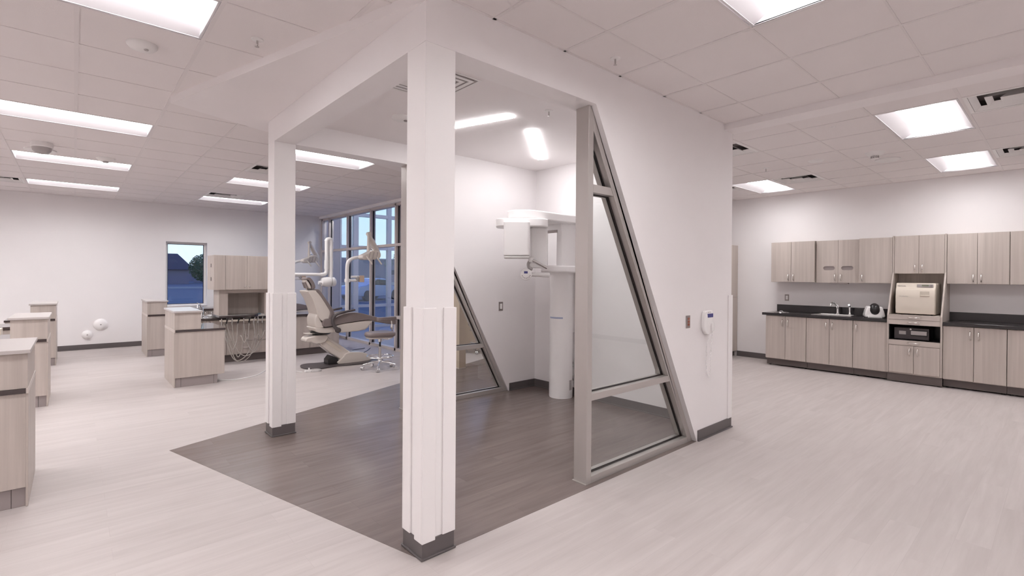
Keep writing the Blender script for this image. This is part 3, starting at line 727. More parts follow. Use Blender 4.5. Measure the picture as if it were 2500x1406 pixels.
# autoclave
t = thing('autoclave', 'cream tabletop steam sterilizer standing in the open bay of the tower', 'sterilizer', (7.70, -.785, .986), RK)
w2 = .225
MB().prism([(0.012, .012), (.47, .012), (.47, .46), (.035, .46), (.018, .40), (.0, .385), (-.003, .30), (.0, .12), (.012, .03)], -w2, w2, 'x').obj('housing', CREAM, t, bev=.012, smooth=True, seg=3)
MB().prism([(-.022, .022), (.0, .012), (.014, .03), (.014, .375), (-.006, .378), (-.02, .36), (-.032, .24), (-.026, .16), (-.030, .10), (-.024, .07)], -w2+.004, w2-.004, 'x').obj('door', CREAM, t, bev=.006, smooth=True)
d = t.children[-1]
box(.06, .165, -.042, -.022, .275, .292).obj('handle', CREAM, t, bev=.005)
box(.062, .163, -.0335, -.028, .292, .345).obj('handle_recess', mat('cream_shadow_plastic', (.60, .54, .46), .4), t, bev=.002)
box(.02, .20, .008, .02, .40, .445).obj('control_panel', GREYP, t, bev=.003)
box(.075, .15, .006, .012, .417, .437).obj('display', mat('lcd_olive', (.22, .24, .17), .2), t)
for k in range(2):
    for j in range(2): box(.163+k*.014, .173+k*.014, .005, .010, .408+j*.016, .420+j*.016).obj('button', PLATE, t)
text('MIDMARK', .022, ARMG, (-.155, .010, .415), (PI/2, 0, 0), t)
text('M11 UltraClave', .016, GREYP, (-.125, -.031, .27), (PI/2, 0, 0), t)
for x in (-.18, .18):
    for y in (.05, .44): MB().lathe([(.014, 0), (.014, .013)], (x, y, 0), seg=10).obj('foot', BLACK, t)
# cassette unit below
t = thing('cassette_sterilizer', 'low dark grey sterilizer box with a pale pull handle in the lower tower bay', 'sterilizer', (7.70, -.745, .6215), RK)
box(-.20, .20, 0, .42, .006, .175).obj('housing', mat('dark_grey_metal', (.075, .065, .068), .3, .3), t, bev=.008)
box(.0, .18, -.03, .0, .075, .135).obj('cassette_handle', GREYP, t, bev=.008)
box(-.005, .185, -.006, -.001, .06, .15).obj('slot_frame', BLACK, t, bev=.002)
MB().lathe([(.012, 0), (.012, -.012), (.001, -.014)], (-.005, -.001, .155), 'y', 14).obj('knob', STEEL, t)
box(-.14, -.06, -.002, .001, .075, .125).obj('label_plate', GREYP, t)
for x in (-.17, .17): MB().lathe([(.012, 0), (.012, .008)], (x, .05, 0), seg=8).obj('foot', BLACK, t); MB().lathe([(.012, 0), (.012, .008)], (x, .36, 0), seg=8).obj('foot', BLACK, t)

# tall storage cabinet in the corner, faces the camera side
t = thing('storage_cabinet', 'tall greige cabinet in the corner, mostly hidden behind the white wall end', 'cabinet', (7.62, 1.99, 0))
box(0, .606, .019, .62, .10, 2.13).obj('carcass', LAM, t)
door(t, 0, .606, .10, 1.13, (.05, 1.0)); door(t, 0, .606, 1.133, 2.13, (.05, 1.25))
box(0, .606, .06, .08, 0, .10).obj('toe_kick', KICKD, t)

# wall plates
def plate(name, label, cat, loc, rz, m=PLATE, w_=.07, h_=.115, kind='switch'):
    t = thing(name, label, cat, loc, rz)
    box(-w_/2, w_/2, -.006, 0, -h_/2, h_/2).obj('cover_plate', m, t, bev=.002)
    if kind == 'switch': box(-.018, .018, -.010, -.006, -.034, .034).obj('rocker', WHITEP, t, bev=.002)
    if kind == 'outlet':
        for z in (-.024, .024):
            s_ = MB().lathe([(.017, -.006), (.017, -.009), (.001, -.009)], (0, 0, z), 'y', 14).obj('socket', GREYP if m is WHITEP else WHITEP, t)
            for dx in (-.006, .006): box(dx-.001, dx+.001, -.0095, -.0088, z-.004, z+.006).obj('slot', BLACK, s_)
    return t
plate('light_switch', 'pewter wall switch with white rocker over the left end of the black counter', 'switch', (8.23, 1.11, 1.157), RK)
plate('light_switch', 'pewter switch plate on the alcove back wall left of the x-ray tower', 'switch', (2.75, 2.62, 1.115), 0)
t = plate('power_outlet', 'white wall outlet with a black plug behind the x-ray tower', 'outlet', (3.37, 1.93, .39), RK, WHITEP, kind='outlet')
box(-.02, .02, -.045, -.009, .0, .036).obj('plug', BLACK, t, bev=.005); MB().tube(smoothline([(0, -.04, .01), (.0, -.05, -.03), (.01, -.03, -.09), (.03, -.02, -.2)]), .004, 8).obj('cord', BLACK, t, smooth=True)
plate('power_outlet', 'lower white outlet near the floor behind the x-ray tower', 'outlet', (3.37, 1.93, .215), RK, WHITEP, kind='outlet')
plate('power_outlet', 'outlet low on the wall seen through the raking glass', 'outlet', (3.37, .70, .475), RK, GREYP, kind='outlet')
t = plate('control_plate', 'narrow pewter plate with three amber squares on the alcove outer wall', 'switch', (2.715, 0, 1.108), 0, PLATE, .068, .112, kind='none')
for k in range(3): box(-.012, .022, -.009, -.006, -.035+k*.026, -.015+k*.026).obj('indicator', RED, t, bev=.002)
# exposure hand control with coiled cord
t = thing('exposure_switch_holder', 'white wall handset with blue display and coiled cord beside the amber plate', 'handset', (3.04, 0, 1.08), 0)
MB().prism(smoothpoly([(-.085, -.03), (-.075, .09), (-.05, .115), (.05, .118), (.085, .10), (.09, .0), (.07, -.085), (.03, -.105), (-.04, -.10)], 3), -.035, -.0005).obj('housing', WHITE, t, bev=.008, smooth=True)
MB().prism(smoothpoly([(-.105, -.06), (-.095, .06), (-.075, .10), (-.062, .06), (-.066, -.06), (-.08, -.085)], 3), -.055, -.03).obj('handset', WHITE, t, bev=.008, smooth=True)
box(-.035, .075, -.038, -.034, .052, .088).obj('display', BLUES, t, bev=.002)
box(.03, .062, -.06, -.034, -.075, .0).obj('exposure_button', WHITEP, t, bev=.008)
for dx in (-.01, .02): box(dx-.006, dx+.006, -.037, -.034, .098, .104).obj('indicator', PLATE, t)
pts = []
for i in range(220):
    k = i/219; a = k*2*PI*34; q = smoothline([(.03, -.03, -.10), (-.02, -.02, -.24), (.0, -.015, -.44), (.045, -.018, -.50), (.06, -.02, -.30), (.045, -.04, -.08)], 10)
    f_ = k*(len(q)-1); j = min(int(f_), len(q)-2); p = q[j].lerp(q[j+1], f_-j); pts.append((p.x+.008*math.cos(a), p.y-.004, p.z+.004*math.sin(a)))
MB().tube(pts, .0032, 6).obj('coiled_cord', WHITE, t, smooth=True)

# domed covers on the far wall
for x, z, r, l in ((-1.18, .291, .088, 'smaller and lower of two white domed covers on the far wall'), (-.976, .482, .118, 'larger and higher of two white domed covers on the far wall')):
    t = thing('wall_dome_cover', l, 'cover', (x, YN, z), 0, 'domed covers on the far wall')
    MB().lathe([(r, 0), (r, -.006), (r*.9, -.02), (r*.6, -.04), (r*.25, -.048), (.001, -.046)], (0, 0, 0), 'y', 32).obj('cover', WHITE, t, smooth=True)
    MB().lathe([(.014, -.044), (.014, -.05), (.001, -.05)], (0, 0, 0), 'y', 12).obj('center_screw', GREYP, t)

# ================================================================ OPERATORY FURNITURE
def divider(x0, y0, s, label, L=.92):
    """low privacy cabinet: aisle side at x0, body extends in direction S; ledge along the aisle"""
    t = thing('divider_cabinet', label, 'cabinet', (x0, y0, 0), 0, 'low divider cabinets in the treatment bays')
    def B(a, b, c, d, z0, z1): return box(min(s*a, s*b), max(s*a, s*b), c, d, z0, z1)
    B(.0, .575, .012, L, .125, .73).obj('body', LAM, t, bev=.0015)
    B(-.012, .0, .012, L+.01, .0, .728).obj('aisle_panel', LAM, t, bev=.0015)
    B(.0, .49, .028, L-.03, 0, .125).obj('toe_kick', KICK, t, bev=.001)
    for a in (.065, .445): B(a, a+.0025, .0265, .028, 0, .125).obj('toe_seam', DARKG, t)
    B(.0, .585, .0, L+.01, .7305, .7605).obj('countertop', CTR, t, bev=.002)
    B(-.012, -.0005, .004, L+.004, .729, .762).obj('edge_band', LAML, t, bev=.001)
    B(-.008, .29, .010, L, .761, .986).obj('upper_box', LAM, t, bev=.0015)
    B(-.022, .308, -.012, L+.02, .9865, 1.0115).obj('ledge_top', LEDGE, t, bev=.003)
    return t
divider(-.379, 5.54, 1, 'greige divider cabinet with dark counter step, nearest beside the far white column')
divider(-.379, 8.79, 1, 'greige divider cabinet standing farther back under the far wall window')
divider(-1.607, 2.178, -1, 'nearest greige divider cabinet cut off by the left edge', .78)
divider(-1.607, 5.37, -1, 'middle greige divider cabinet of the left edge row', .86)
divider(-1.607, 8.69, -1, 'farthest greige divider cabinet of the left edge row', .86)

def rear_cabinet(x0, y0, label, s=1, upper=True, full=True, x1=2.52):
    """twelve o'clock cabinet behind a chair; front looks toward -y"""
    t = thing('treatment_cabinet', label, 'cabinet', (x0, y0, 0), 0, 'treatment cabinets behind the dental chairs')
    def X(a): return s*(a)
    def B(a, b, c, d, z0, z1): return box(min(X(a), X(b)), max(X(a), X(b)), c, d, z0, z1)
    Wd = x1-x0
    B(0, Wd, .02, .62, .125, .735).obj('carcass', LAM, t)
    def D(a, b, z0, z1, h=None, nm='door', vert=True):
        d = B(a+.002, b-.002, 0, .019, z0+.002, z1-.002).obj(nm, LAM, t, bev=.001)
        if h: pull(d, X(h[0]), 0, h[1], .1 if vert else .12, vert)
    o = .05 if full else 0
    D(0, o-.02, .13, .73); D(o-.02, o+.27, .13, .73, (o+.215, .66)); D(o+.27, o+.56, .13, .73, (o+.32, .66)); 
    for z0, z1 in ((.13, .35), (.35, .56), (.56, .73)): D(o+.565, o+1.2, z0, z1, (o+.88, (z0+z1)/2), 'drawer', False)
    D(o+1.2, o+1.96, .13, .73); D(o+1.96, Wd, .13, .73)
    B(0, Wd-.01, .05, .07, 0, .125).obj('toe_kick', KICKD, t)
    B(-.01, Wd+.01, -.03, .63, .736, .772).obj('countertop', CTR, t, bev=.002)
    if upper:
        # pedestal with open niche
        B(o+.40, o+.53, -.26, .16, .8225, 1.245).obj('pedestal_stile', LAM, t); B(o+1.09, o+1.22, -.26, .16, .8225, 1.245).obj('pedestal_stile', LAM, t)
        B(o+.53, o+1.09, -.26, -.0, 1.195, 1.245).obj('pedestal_rail', LAMH, t); B(o+.53, o+1.09, .12, .16, .8225, 1.245).obj('niche_back', LAM, t)
        w_ = B(o+.31, o+1.30, -.35, .17, 1.25, 1.815).obj('upper_body', LAM, t, bev=.001)
        for a, b, kx in ((.312, .47, None), (.47, .79, .757), (.79, 1.11, .825), (1.11, 1.298, None)):
            d = B(o+a+.0015, o+b-.0015, -.368, -.3505, 1.252, 1.813).obj('upper_door', LAM, t, bev=.001)
            if kx: knob(d, X(o+kx), -.368, 1.30)
        for z in (1.648, 1.425): MB().prism(smoothpoly([(-.146, z-.028), (-.126, z-.028), (-.122, z), (-.126, z+.028), (-.146, z+.028), (-.15, z)], 3), min(X(o+.3035), X(o+.309)), max(X(o+.3035), X(o+.309)), 'x').obj('cup_dispenser_slot', ARMG, t)
    return t
t1 = rear_cabinet(-.05, 7.25, 'tall treatment cabinet with overhead cupboard left of the far white column')
# 'full' shifts part coordinates: x0 = -.35 so world x = -.35 + .35 + value
t2 = rear_cabinet(.50, 9.95, 'low treatment cabinet with dark counter against the far wall under the window', upper=False, full=False)
t3 = rear_cabinet(-2.02, 7.25, 'treatment cabinet peeking from behind the middle divider at the left edge', s=-1, upper=False, full=False, x1=.5)

# delivery tray on the near treatment cabinet
t = thing('delivery_unit', 'dark topped dental delivery tray with looping hoses in front of the treatment cabinet', 'dental unit', (0, 0, 0))
MB().prism([(.40, 6.97), (.93, 6.97), (1.0, 7.02), (1.0, 7.20), (1.15, 7.42), (.39, 7.50)], .79, .822, 'z').obj('tray_top', CTR, t, bev=.003)
box(.43, .97, 7.02, 7.10, .715, .745).obj('holder_bar', CREAM, t, bev=.006)
box(.55, .62, 7.08, 7.30, .745, .79).obj('bracket', GREYP, t); box(.83, .90, 7.08, 7.30, .745, .79).obj('bracket', GREYP, t)
for k, x in enumerate((.45, .52, .60, .69, .78, .86, .93)):
    a = (-.25, .15, -.1, .3, -.3, .1, .2)[k]
    h = MB().tube([(x, 7.06, .66), (x+.01*a, 7.03, .72), (x+.05*a, 6.98, .775)], [.010, .013, .007], 10).obj('handpiece', (BLACK if k % 2 else STEEL), t, smooth=True)
random.seed(3)
ends = [((.45, 7.04), (.95, 7.06), .06), ((.52, 7.04), (1.12, 7.2), .13), ((.60, 7.04), (.78, 7.05), .12), ((.69, 7.04), (.52, 7.10), .25), ((.78, 7.04), (1.05, 7.18), .2), ((.86, 7.04), (.70, 7.12), .35), ((.93, 7.04), (1.15, 7.22), .42), ((.48, 7.04), (1.0, 7.12), .035)]
for (a, b), (c, d_), zl in ends:
    P = [(a, b, .68), (a+(c-a)*.12, b-.03, .42), (a+(c-a)*.3, b-.05, zl+.06), (a+(c-a)*.52, b-.05, zl), (a+(c-a)*.8, b-.02, zl+.12), (c, d_, .45), (c, d_+.02, .70)]
    MB().tube(smoothline(P, 7), .0068, 8).obj('hose', HOSE, t, smooth=True)
box(1.0, 1.25, 7.16, 7.21, .69, .73).obj('assistant_bar', CREAM, t, bev=.008)
for x in (1.03, 1.10, 1.17): MB().tube([(x, 7.17, .66), (x, 7.14, .77)], .009, 8).obj('handpiece', CHROME, t, smooth=True)
t = thing('loose_cable', 'thin pale cord lying on the floor between the divider cabinet and the far column', 'cord', (0, 0, 0))
MB().tube(smoothline([(.12, 5.75, .006), (.35, 5.62, .006), (.65, 5.75, .006), (.95, 6.15, .006), (1.15, 5.85, .006), (1.25, 5.55, .006)]), .006, 8).obj('cord', WHITEP, t, smooth=True)
faucet('chrome gooseneck faucet between the divider ledge and the treatment cabinet', (.27, 7.62, .773), -.5, 1.35)
t = thing('instrument_tray', 'pale instrument tray with black items on the counter beside the gooseneck faucet', 'tray', (.46, 7.62, .773))
MB().prism(rrect(-.10, .16, -.10, .14, .03), 0, .02, 'z').obj('tray_base', WHITEP, t)
box(-.02, .05, -.03, .05, .021, .07).obj('black_box', BLACK, t, bev=.006)
MB().tube(smoothline([(.05, 0, .04), (.11, -.03, .03), (.14, .05, .05), (.15, .1, .09), (.12, .12, .10)]), .008, 8).obj('grip', GREYP, t, smooth=True)
MB().lathe([(.035, 0), (.03, .06), (.028, .10), (.001, .11)], (.10, .06, .021), seg=16).obj('cup', WHITE, t, smooth=True)
t = thing('sink_rim', 'round steel sink rim in the dark counter by the divider ledge', 'sink', (.05, 7.48, .773))
MB().torus(.15, .006, (0, 0, .0065)).obj('rim', STEEL, t, smooth=True)
# pale box with sockets behind the middle divider on the left
t = thing('junction_box', 'cream service box with two round sockets at the extreme left edge', 'service box', (-2.12, 6.62, 0))
box(-.16, .06, 0, .2, .62, .80).obj('housing', CREAM, t, bev=.006); box(-.13, .05, .02, .18, 0, .62).obj('pedestal', CREAM, t)
box(-.10, .045, -.004, .0, .64, .735).obj('socket_panel', GREYP, t)
for z in (.665, .71): MB().lathe([(.016, -.004), (.016, -.009), (.001, -.009)], (.01, 0, z), 'y', 12).obj('socket', WHITEP, t)

# ---------------------------------------------------------------- dental chair
def cushion(name, prof, y0, y1, m, parent, bev=.03, n=3, seg=4):
    return MB().prism(smoothpoly(prof, n), y0, y1).obj(name, m, parent, bev=bev, smooth=True, seg=seg, ang=50)
def dental_chair(label, dx, dy):
    t = thing('dental_chair', label, 'dental chair', (0, 0, 0), 0, 'dental chairs facing the windows'); Y = 6.02
    def sm(nm, pr, a, b, m, **k): return cushion(nm, pr, Y+a, Y+b, m, t, **k)
    MB().prism(smoothpoly([(1.30, Y-.02), (1.36, Y-.22), (1.50, Y-.29), (1.80, Y-.23), (2.0, Y-.27), (2.55, Y-.27), (2.68, Y), (2.55, Y+.27), (2.0, Y+.27), (1.7, Y+.22), (1.5, Y+.27), (1.36, Y+.2)], 4), .002, .022, 'z').obj('base_plate', ARMG, t, bev=.006)
    sm('base_cover', [(1.86, .023), (2.40, .023), (2.42, .06), (2.36, .15), (2.20, .19), (2.02, .19), (1.95, .13)], -.13, .13, CREAMC, bev=.02)
    MB().prism([(1.70, .023), (1.90, .023), (1.86, .12), (1.76, .17), (1.70, .10)], Y-.10, Y+.10).obj('arm_pivot', BLACK, t, bev=.01)
    sm('lift_arm', [(1.54, .45), (1.60, .52), (1.68, .50), (2.12, .17), (2.05, .10), (1.92, .085), (1.60, .33)], -.085, .085, CREAMC, bev=.02, n=2)
    sm('arm_inset', [(1.66, .40), (1.70, .43), (1.93, .25), (1.89, .22)], -.09, -.084, CREAM, bev=.003, n=2)
    sm('knuckle_cover', [(1.33, .43), (1.36, .50), (1.62, .525), (1.70, .49), (1.64, .40), (1.50, .38), (1.42, .42)], -.12, .12, CREAMC, bev=.02, n=2)
    MB().lathe([(.13, .525), (.17, .555), (.17, .575), (.12, .58)], (1.62, Y, 0), seg=24).obj('swivel', BLACK, t, smooth=True)
    box(1.36, 1.55, Y-.09, Y+.09, .548, .556).obj('side_plate', CREAMC, t, bev=.003)
    sm('seat_cup', [(1.45, .66), (1.47, .60), (1.53, .57), (1.72, .56), (1.80, .60), (1.83, .67), (1.75, .655), (1.55, .645)], -.20, .20, CREAMC, bev=.025, n=3)
    sm('back_yoke', [(1.47, .66), (1.45, .74), (1.46, .84), (1.50, .88), (1.54, .87), (1.54, .78), (1.60, .67), (1.55, .64)], -.19, .19, CREAMC, bev=.02, n=3)
    sm('seat_skirt', [(1.76, .56), (1.80, .68), (2.10, .715), (2.42, .73), (2.36, .64), (2.28, .57), (2.05, .555)], -.225, .225, CREAMC, bev=.02, n=2)
    sm('seat_cushion', [(1.60, .66), (1.56, .74), (1.60, .79), (1.74, .80), (1.90, .86), (2.05, .878), (2.20, .865), (2.40, .81), (2.62, .75), (2.84, .715), (2.86, .66), (2.83, .632), (2.60, .67), (2.36, .735), (2.10, .725), (1.82, .69)], -.235, .235, UPH, bev=.03)
    sm('back_shell', [(1.335, 1.235), (1.36, 1.25), (1.46, 1.255), (1.52, 1.20), (1.60, 1.08), (1.68, .95), (1.70, .86), (1.67, .79), (1.62, .76), (1.55, .77), (1.49, .85), (1.46, .96), (1.40, 1.12)], -.21, .21, CREAMC, bev=.035)
    sm('back_cushion', [(1.45, 1.255), (1.49, 1.275), (1.54, 1.22), (1.63, 1.09), (1.72, .96), (1.755, .86), (1.74, .79), (1.69, .77), (1.66, .80), (1.68, .90), (1.63, 1.0), (1.52, 1.17)], -.23, .23, UPH, bev=.02)
    sm('headrest_cushion', [(1.335, 1.43), (1.35, 1.46), (1.40, 1.455), (1.455, 1.38), (1.475, 1.31), (1.455, 1.275), (1.42, 1.28), (1.42, 1.33), (1.39, 1.39), (1.36, 1.425)], -.13, .13, UPH, bev=.018)
    sm('headrest_shell', [(1.345, 1.425), (1.38, 1.38), (1.41, 1.32), (1.41, 1.285), (1.385, 1.30), (1.35, 1.38)], -.10, .10, CREAMC, bev=.012)
    MB().prism([(1.315, 1.385), (1.345, 1.40), (1.385, 1.295), (1.355, 1.285)], Y-.05, Y+.05).obj('headrest_bracket', PLATE, t, bev=.008)
    MB().tube([(1.37, Y, 1.31), (1.40, Y, 1.24)], .014, 10).obj('headrest_post', STEEL, t)
    for s in (-1, 1):
        yo = Y+s*.27
        P = smoothline([(1.80, yo, .60), (1.745, yo, .655), (1.705, yo, .74), (1.715, yo, .81), (1.78, yo, .865), (1.90, yo, .895), (2.08, yo, .925)], 5)
        a = MB().tube(P, [.032]*5+[.028]*5+[.026]*8+[.022]*8+[.018]*5, 12).obj('armrest', ARMG, t, smooth=True)
        MB().lathe([(.04, -.03), (.045, -.02), (.045, .02), (.04, .03)], (1.80, yo-s*.02, .60), 'y', 18).obj('arm_hub', ARMG, a, smooth=True)
    # chair mounted light post, light arm and lamp
    yp = Y+.25
    p = MB().tube(smoothline([(2.16, yp-.1, .62), (2.165, yp, .68), (2.165, yp, 1.2), (2.165, yp, 1.64), (2.21, yp, 1.77), (2.34, yp, 1.822), (2.50, yp, 1.825), (2.74, yp, 1.825)], 6), [.033]*25+[.03]*6+[.026]*12, 14).obj('light_post', WHITE, t, smooth=True)
    MB().lathe([(.045, 0), (.048, .03), (.045, .06)], (2.165, yp, 1.38), seg=18).obj('post_collar', WHITE, p, smooth=True)
    q = MB().tube([(2.165, yp, 1.41), (2.33, yp-.02, 1.41)], .022, 12).obj('utility_arm', WHITE, t, smooth=True)
    MB().tube([(2.22, yp-.03, 1.475), (2.38, yp-.03, 1.475)], .020, 12).obj('arm_link', WHITE, q, smooth=True)
    MB().lathe([(.03, 1.39), (.033, 1.43), (.033, 1.47), (.03, 1.49)], (2.345, yp-.02, 0), seg=14).obj('arm_joint', GREYP, q, smooth=True)
    box(2.37, 2.46, yp-.06, yp-.02, 1.38, 1.50).obj('utility_box', mat('peach_plastic', (.60, .45, .34), .5) if 'peach_plastic' not in MATS else MATS['peach_plastic'], q, bev=.01)
    l = MB().tube([(2.73, yp, 1.81), (2.735, yp, 1.93), (2.62, yp-.02, 2.11), (2.535, yp-.04, 2.25)], [.028, .05, .052, .032], 12).obj('balance_arm', CREAMC, t, smooth=True)
    MB().tube([(2.535, yp-.10, 2.25), (2.535, yp-.02, 2.25)], .036, 14).obj('arm_joint', CREAMC, l, smooth=True)
    MB().tube([(2.525, yp-.08, 2.25), (2.515, yp-.09, 2.05), (2.51, yp-.10, 1.93)], [.024, .024, .03], 12).obj('drop_arm', CREAMC, l, smooth=True)
    MB().tube([(2.50, yp-.1, 2.02), (2.56, yp-.12, 1.99), (2.62, yp-.1, 1.92)], .009, 8).obj('yoke', CHROME, l, smooth=True)
    hd = MB(); hd.prism(smoothpoly([(2.34, 1.85), (2.36, 1.79), (2.42, 1.775), (2.55, 1.785), (2.66, 1.80), (2.70, 1.86), (2.68, 1.93), (2.60, 1.96), (2.52, 1.94), (2.42, 1.89)], 3), yp-.22, yp-.03)
    h = hd.obj('lamp_head', CREAMC, t, bev=.03, smooth=True, seg=3)
    for x in (2.42, 2.60): MB().tube([(x, yp-.20, 1.85), (x+.04, yp-.24, 1.78), (x+.09, yp-.26, 1.70)], [.018, .016, .013], 10).obj('lamp_handle', CREAMC, h, smooth=True)
    for x in (2.46, 2.53, 2.60): MB().tube([(x, yp-.226, 1.80), (x+.03, yp-.226, 1.92)], .006, 6).obj('lamp_rib', PLATE, h)
    return t
ch = dental_chair('grey upholstered dental chair with cream base and overhead lamp beside the chrome stool', 0, 0)
ch.location = (.06, -.08, 0)
c2 = copy_tree(ch); c2.location = (.16, 3.2, 0); c2['label'] = 'second dental chair farther back, half hidden behind the nearest chair'
# foot control
t = thing('foot_control', 'grey disc foot pedal on the floor at the head end of the chair', 'pedal', (1.45, 5.55, 0), .1)
MB().lathe([(.09, 0), (.09, .012), (.075, .028), (.03, .034), (.001, .034)], seg=28).obj('disc', GREYP, t, smooth=True)
box(-.17, -.06, -.025, .025, .0, .035).obj('cable_block', WHITEP, t, bev=.006); box(-.115, -.095, -.01, .01, .035, .065).obj('toggle', WHITEP, t, bev=.004)
t = thing('floor_cable', 'dark cables curving over the floor behind the chair base toward the window', 'cable', (0, 0, 0))
MB().tube(smoothline([(2.0, 6.35, .006), (2.3, 6.5, .006), (2.6, 6.75, .006), (2.75, 7.2, .006), (3.1, 7.35, .006)]), .006, 8).obj('cable', ARMG, t, smooth=True)
MB().tube(smoothline([(2.0, 6.33, .006), (2.4, 6.45, .006), (2.9, 6.9, .006), (3.2, 7.3, .006)]), .006, 8).obj('cable', ARMG, t, smooth=True)

# wall-arm dental x-ray on the treatment cabinet
t = thing('dental_xray_arm', 'white folded tube arm with round x-ray head beside the far column', 'x-ray arm', (0, 0, 0))
MB().tube([(1.34, 7.0, 1.512), (2.08, 7.0, 1.512)], .030, 14).obj('horizontal_tube', WHITE, t, smooth=True)
box(1.3035, 1.345, 6.95, 7.07, 1.40, 1.62).obj('mount_plate', WHITE, t, bev=.008)
MB().tube(smoothline([(2.06, 7.0, 1.512), (2.13, 7.0, 1.522), (2.165, 7.0, 1.56), (2.17, 7.0, 1.66), (2.17, 7.0, 2.14)], 6), .036, 14).obj('rising_arm', WHITE, t, smooth=True)
MB().tube([(2.17, 7.0, 1.62), (2.17, 7.0, 1.78)], .042, 16).obj('arm_sleeve', WHITE, t, smooth=True)
MB().tube([(2.255, 7.0, 2.14), (2.255, 7.0, 1.40)], .034, 14).obj('falling_arm', WHITE, t, smooth=True)
MB().tube([(2.255, 7.0, 1.62), (2.255, 7.0, 1.78)], .040, 16).obj('arm_sleeve', WHITE, t, smooth=True)
MB().tube(arc((2.2125, 2.135), .0425, 180, 0, 10, 'xz', 7.0), .042, 14).obj('elbow', WHITE, t, smooth=True)
MB().lathe([(.03, -.12), (.07, -.11), (.088, -.07), (.095, 0), (.09, .05), (.001, .06)], (2.19, 7.0, 1.375), 'x', 24).obj('xray_head', WHITE, t, smooth=True)
MB().lathe([(.088, 0), (.088, .05), (.06, .08), (.001, .085)], (2.262, 7.0, 1.375), 'x', 24).obj('head_yoke', WHITE, t, smooth=True)
MB().lathe([(.035, -.05), (.035, 0)], (2.07, 7.0, 1.36), 'x', 14).obj('cone', WHITE, t, smooth=True)
t.location = (0, .0, 0)

# stools
def stool(label, loc, rz, rest=True):
    t = thing('operator_stool', label, 'stool', loc, rz)
    MB().prism(smoothpoly([(-.20, -.13), (-.24, 0), (-.20, .13), (-.05, .18), (.12, .21), (.21, .12), (.22, 0), (.21, -.12), (.12, -.21), (-.05, -.18)], 4), .525, .60, 'z').obj('seat', UPH, t, bev=.032, smooth=True, seg=4)
    MB().prism(smoothpoly([(-.18, -.11), (-.21, 0), (-.18, .11), (.1, .17), (.18, .1), (.19, 0), (.18, -.1), (.1, -.17)], 3), .50, .53, 'z').obj('seat_pan', CREAMC, t, bev=.01, smooth=True)
    MB().lathe([(.022, .17), (.022, .36), (.026, .365), (.001, .366)], seg=16).obj('gas_cylinder', STEEL, t, smooth=True)
    MB().lathe([(.014, .36), (.014, .45)], seg=12).obj('piston', BLACK, t)
    MB().lathe([(.03, .44), (.034, .50)], seg=16).obj('tilt_housing', CHROME, t)
    MB().tube([(.02, .03, .47), (.10, .10, .44), (.17, .15, .45)], .009, 8).obj('tilt_lever', CHROME, t, smooth=True)
    MB().torus(.205, .011, (0, 0, .205), 40, 10).obj('foot_ring', CHROME, t, smooth=True)
    for k in range(4): a = PI/4+k*PI/2; MB().tube([(.02*math.cos(a), .02*math.sin(a), .185), (.2*math.cos(a), .2*math.sin(a), .205)], .007, 8).obj('ring_spoke', CHROME, t, smooth=True)
    MB().lathe([(.035, .085), (.04, .13), (.028, .17), (.001, .171)], seg=18).obj('hub', CHROME, t, smooth=True)
    for k in range(5):
        a = .35+k*2*PI/5; c_, s_ = math.cos(a), math.sin(a)
        l = MB().tube([(.02*c_, .02*s_, .125), (.14*c_, .14*s_, .11), (.265*c_, .265*s_, .085)], [.018, .015, .012], 10).obj('leg', CHROME, t, smooth=True)
        w = MB(); 
        for o in (-.014, .014): w.lathe([(.010, o-.009), (.028, o-.009), (.030, o), (.028, o+.009), (.010, o+.009)], (0, 0, 0), 'y', 18)
        wo = w.obj('caster', CHROME, l, smooth=True); wo.location = (.27*c_, .27*s_, .0305); wo.rotation_euler = (0, 0, a+.6)
        MB().tube([(.265*c_, .265*s_, .09), (.265*c_, .265*s_, .045)], .006, 8).obj('caster_stem', CHROME, l)
    if rest:
        MB().tube(smoothline([(.05, .0, .49), (.17, .05, .46), (.245, .06, .50), (.25, .06, .60), (.24, .06, .68), (.23, .06, .78)], 5), .011, 10).obj('rest_post', CHROME, t, smooth=True)
        MB().lathe([(.022, .62), (.026, .66), (.022, .70)], (.24, .06, 0), seg=12).obj('rest_knob', CHROME, t, smooth=True)
        MB().prism(smoothpoly([(.25, .10), (.27, .0), (.24, -.08), (.10, -.10), (-.06, -.09), (-.08, -.04), (.08, -.03), (.18, .02), (.20, .10)], 3), .775, .835, 'z').obj('body_rest', UPH, t, bev=.024, smooth=True, seg=3)
    return t
stool('chrome based stool with taupe seat and curved arm rest beside the dental chair', (2.30, 5.08, 0), 0)
t = stool('stool with pale seat seen through the back raking glass', (4.62, 5.45, 0), 2.2, False)
MB().prism(smoothpoly([(.16, .62), (.19, .95), (.24, 1.0), (.26, .9), (.22, .62)], 3), -.17, .17).obj('backrest', WHITEP, t, bev=.03, smooth=True)

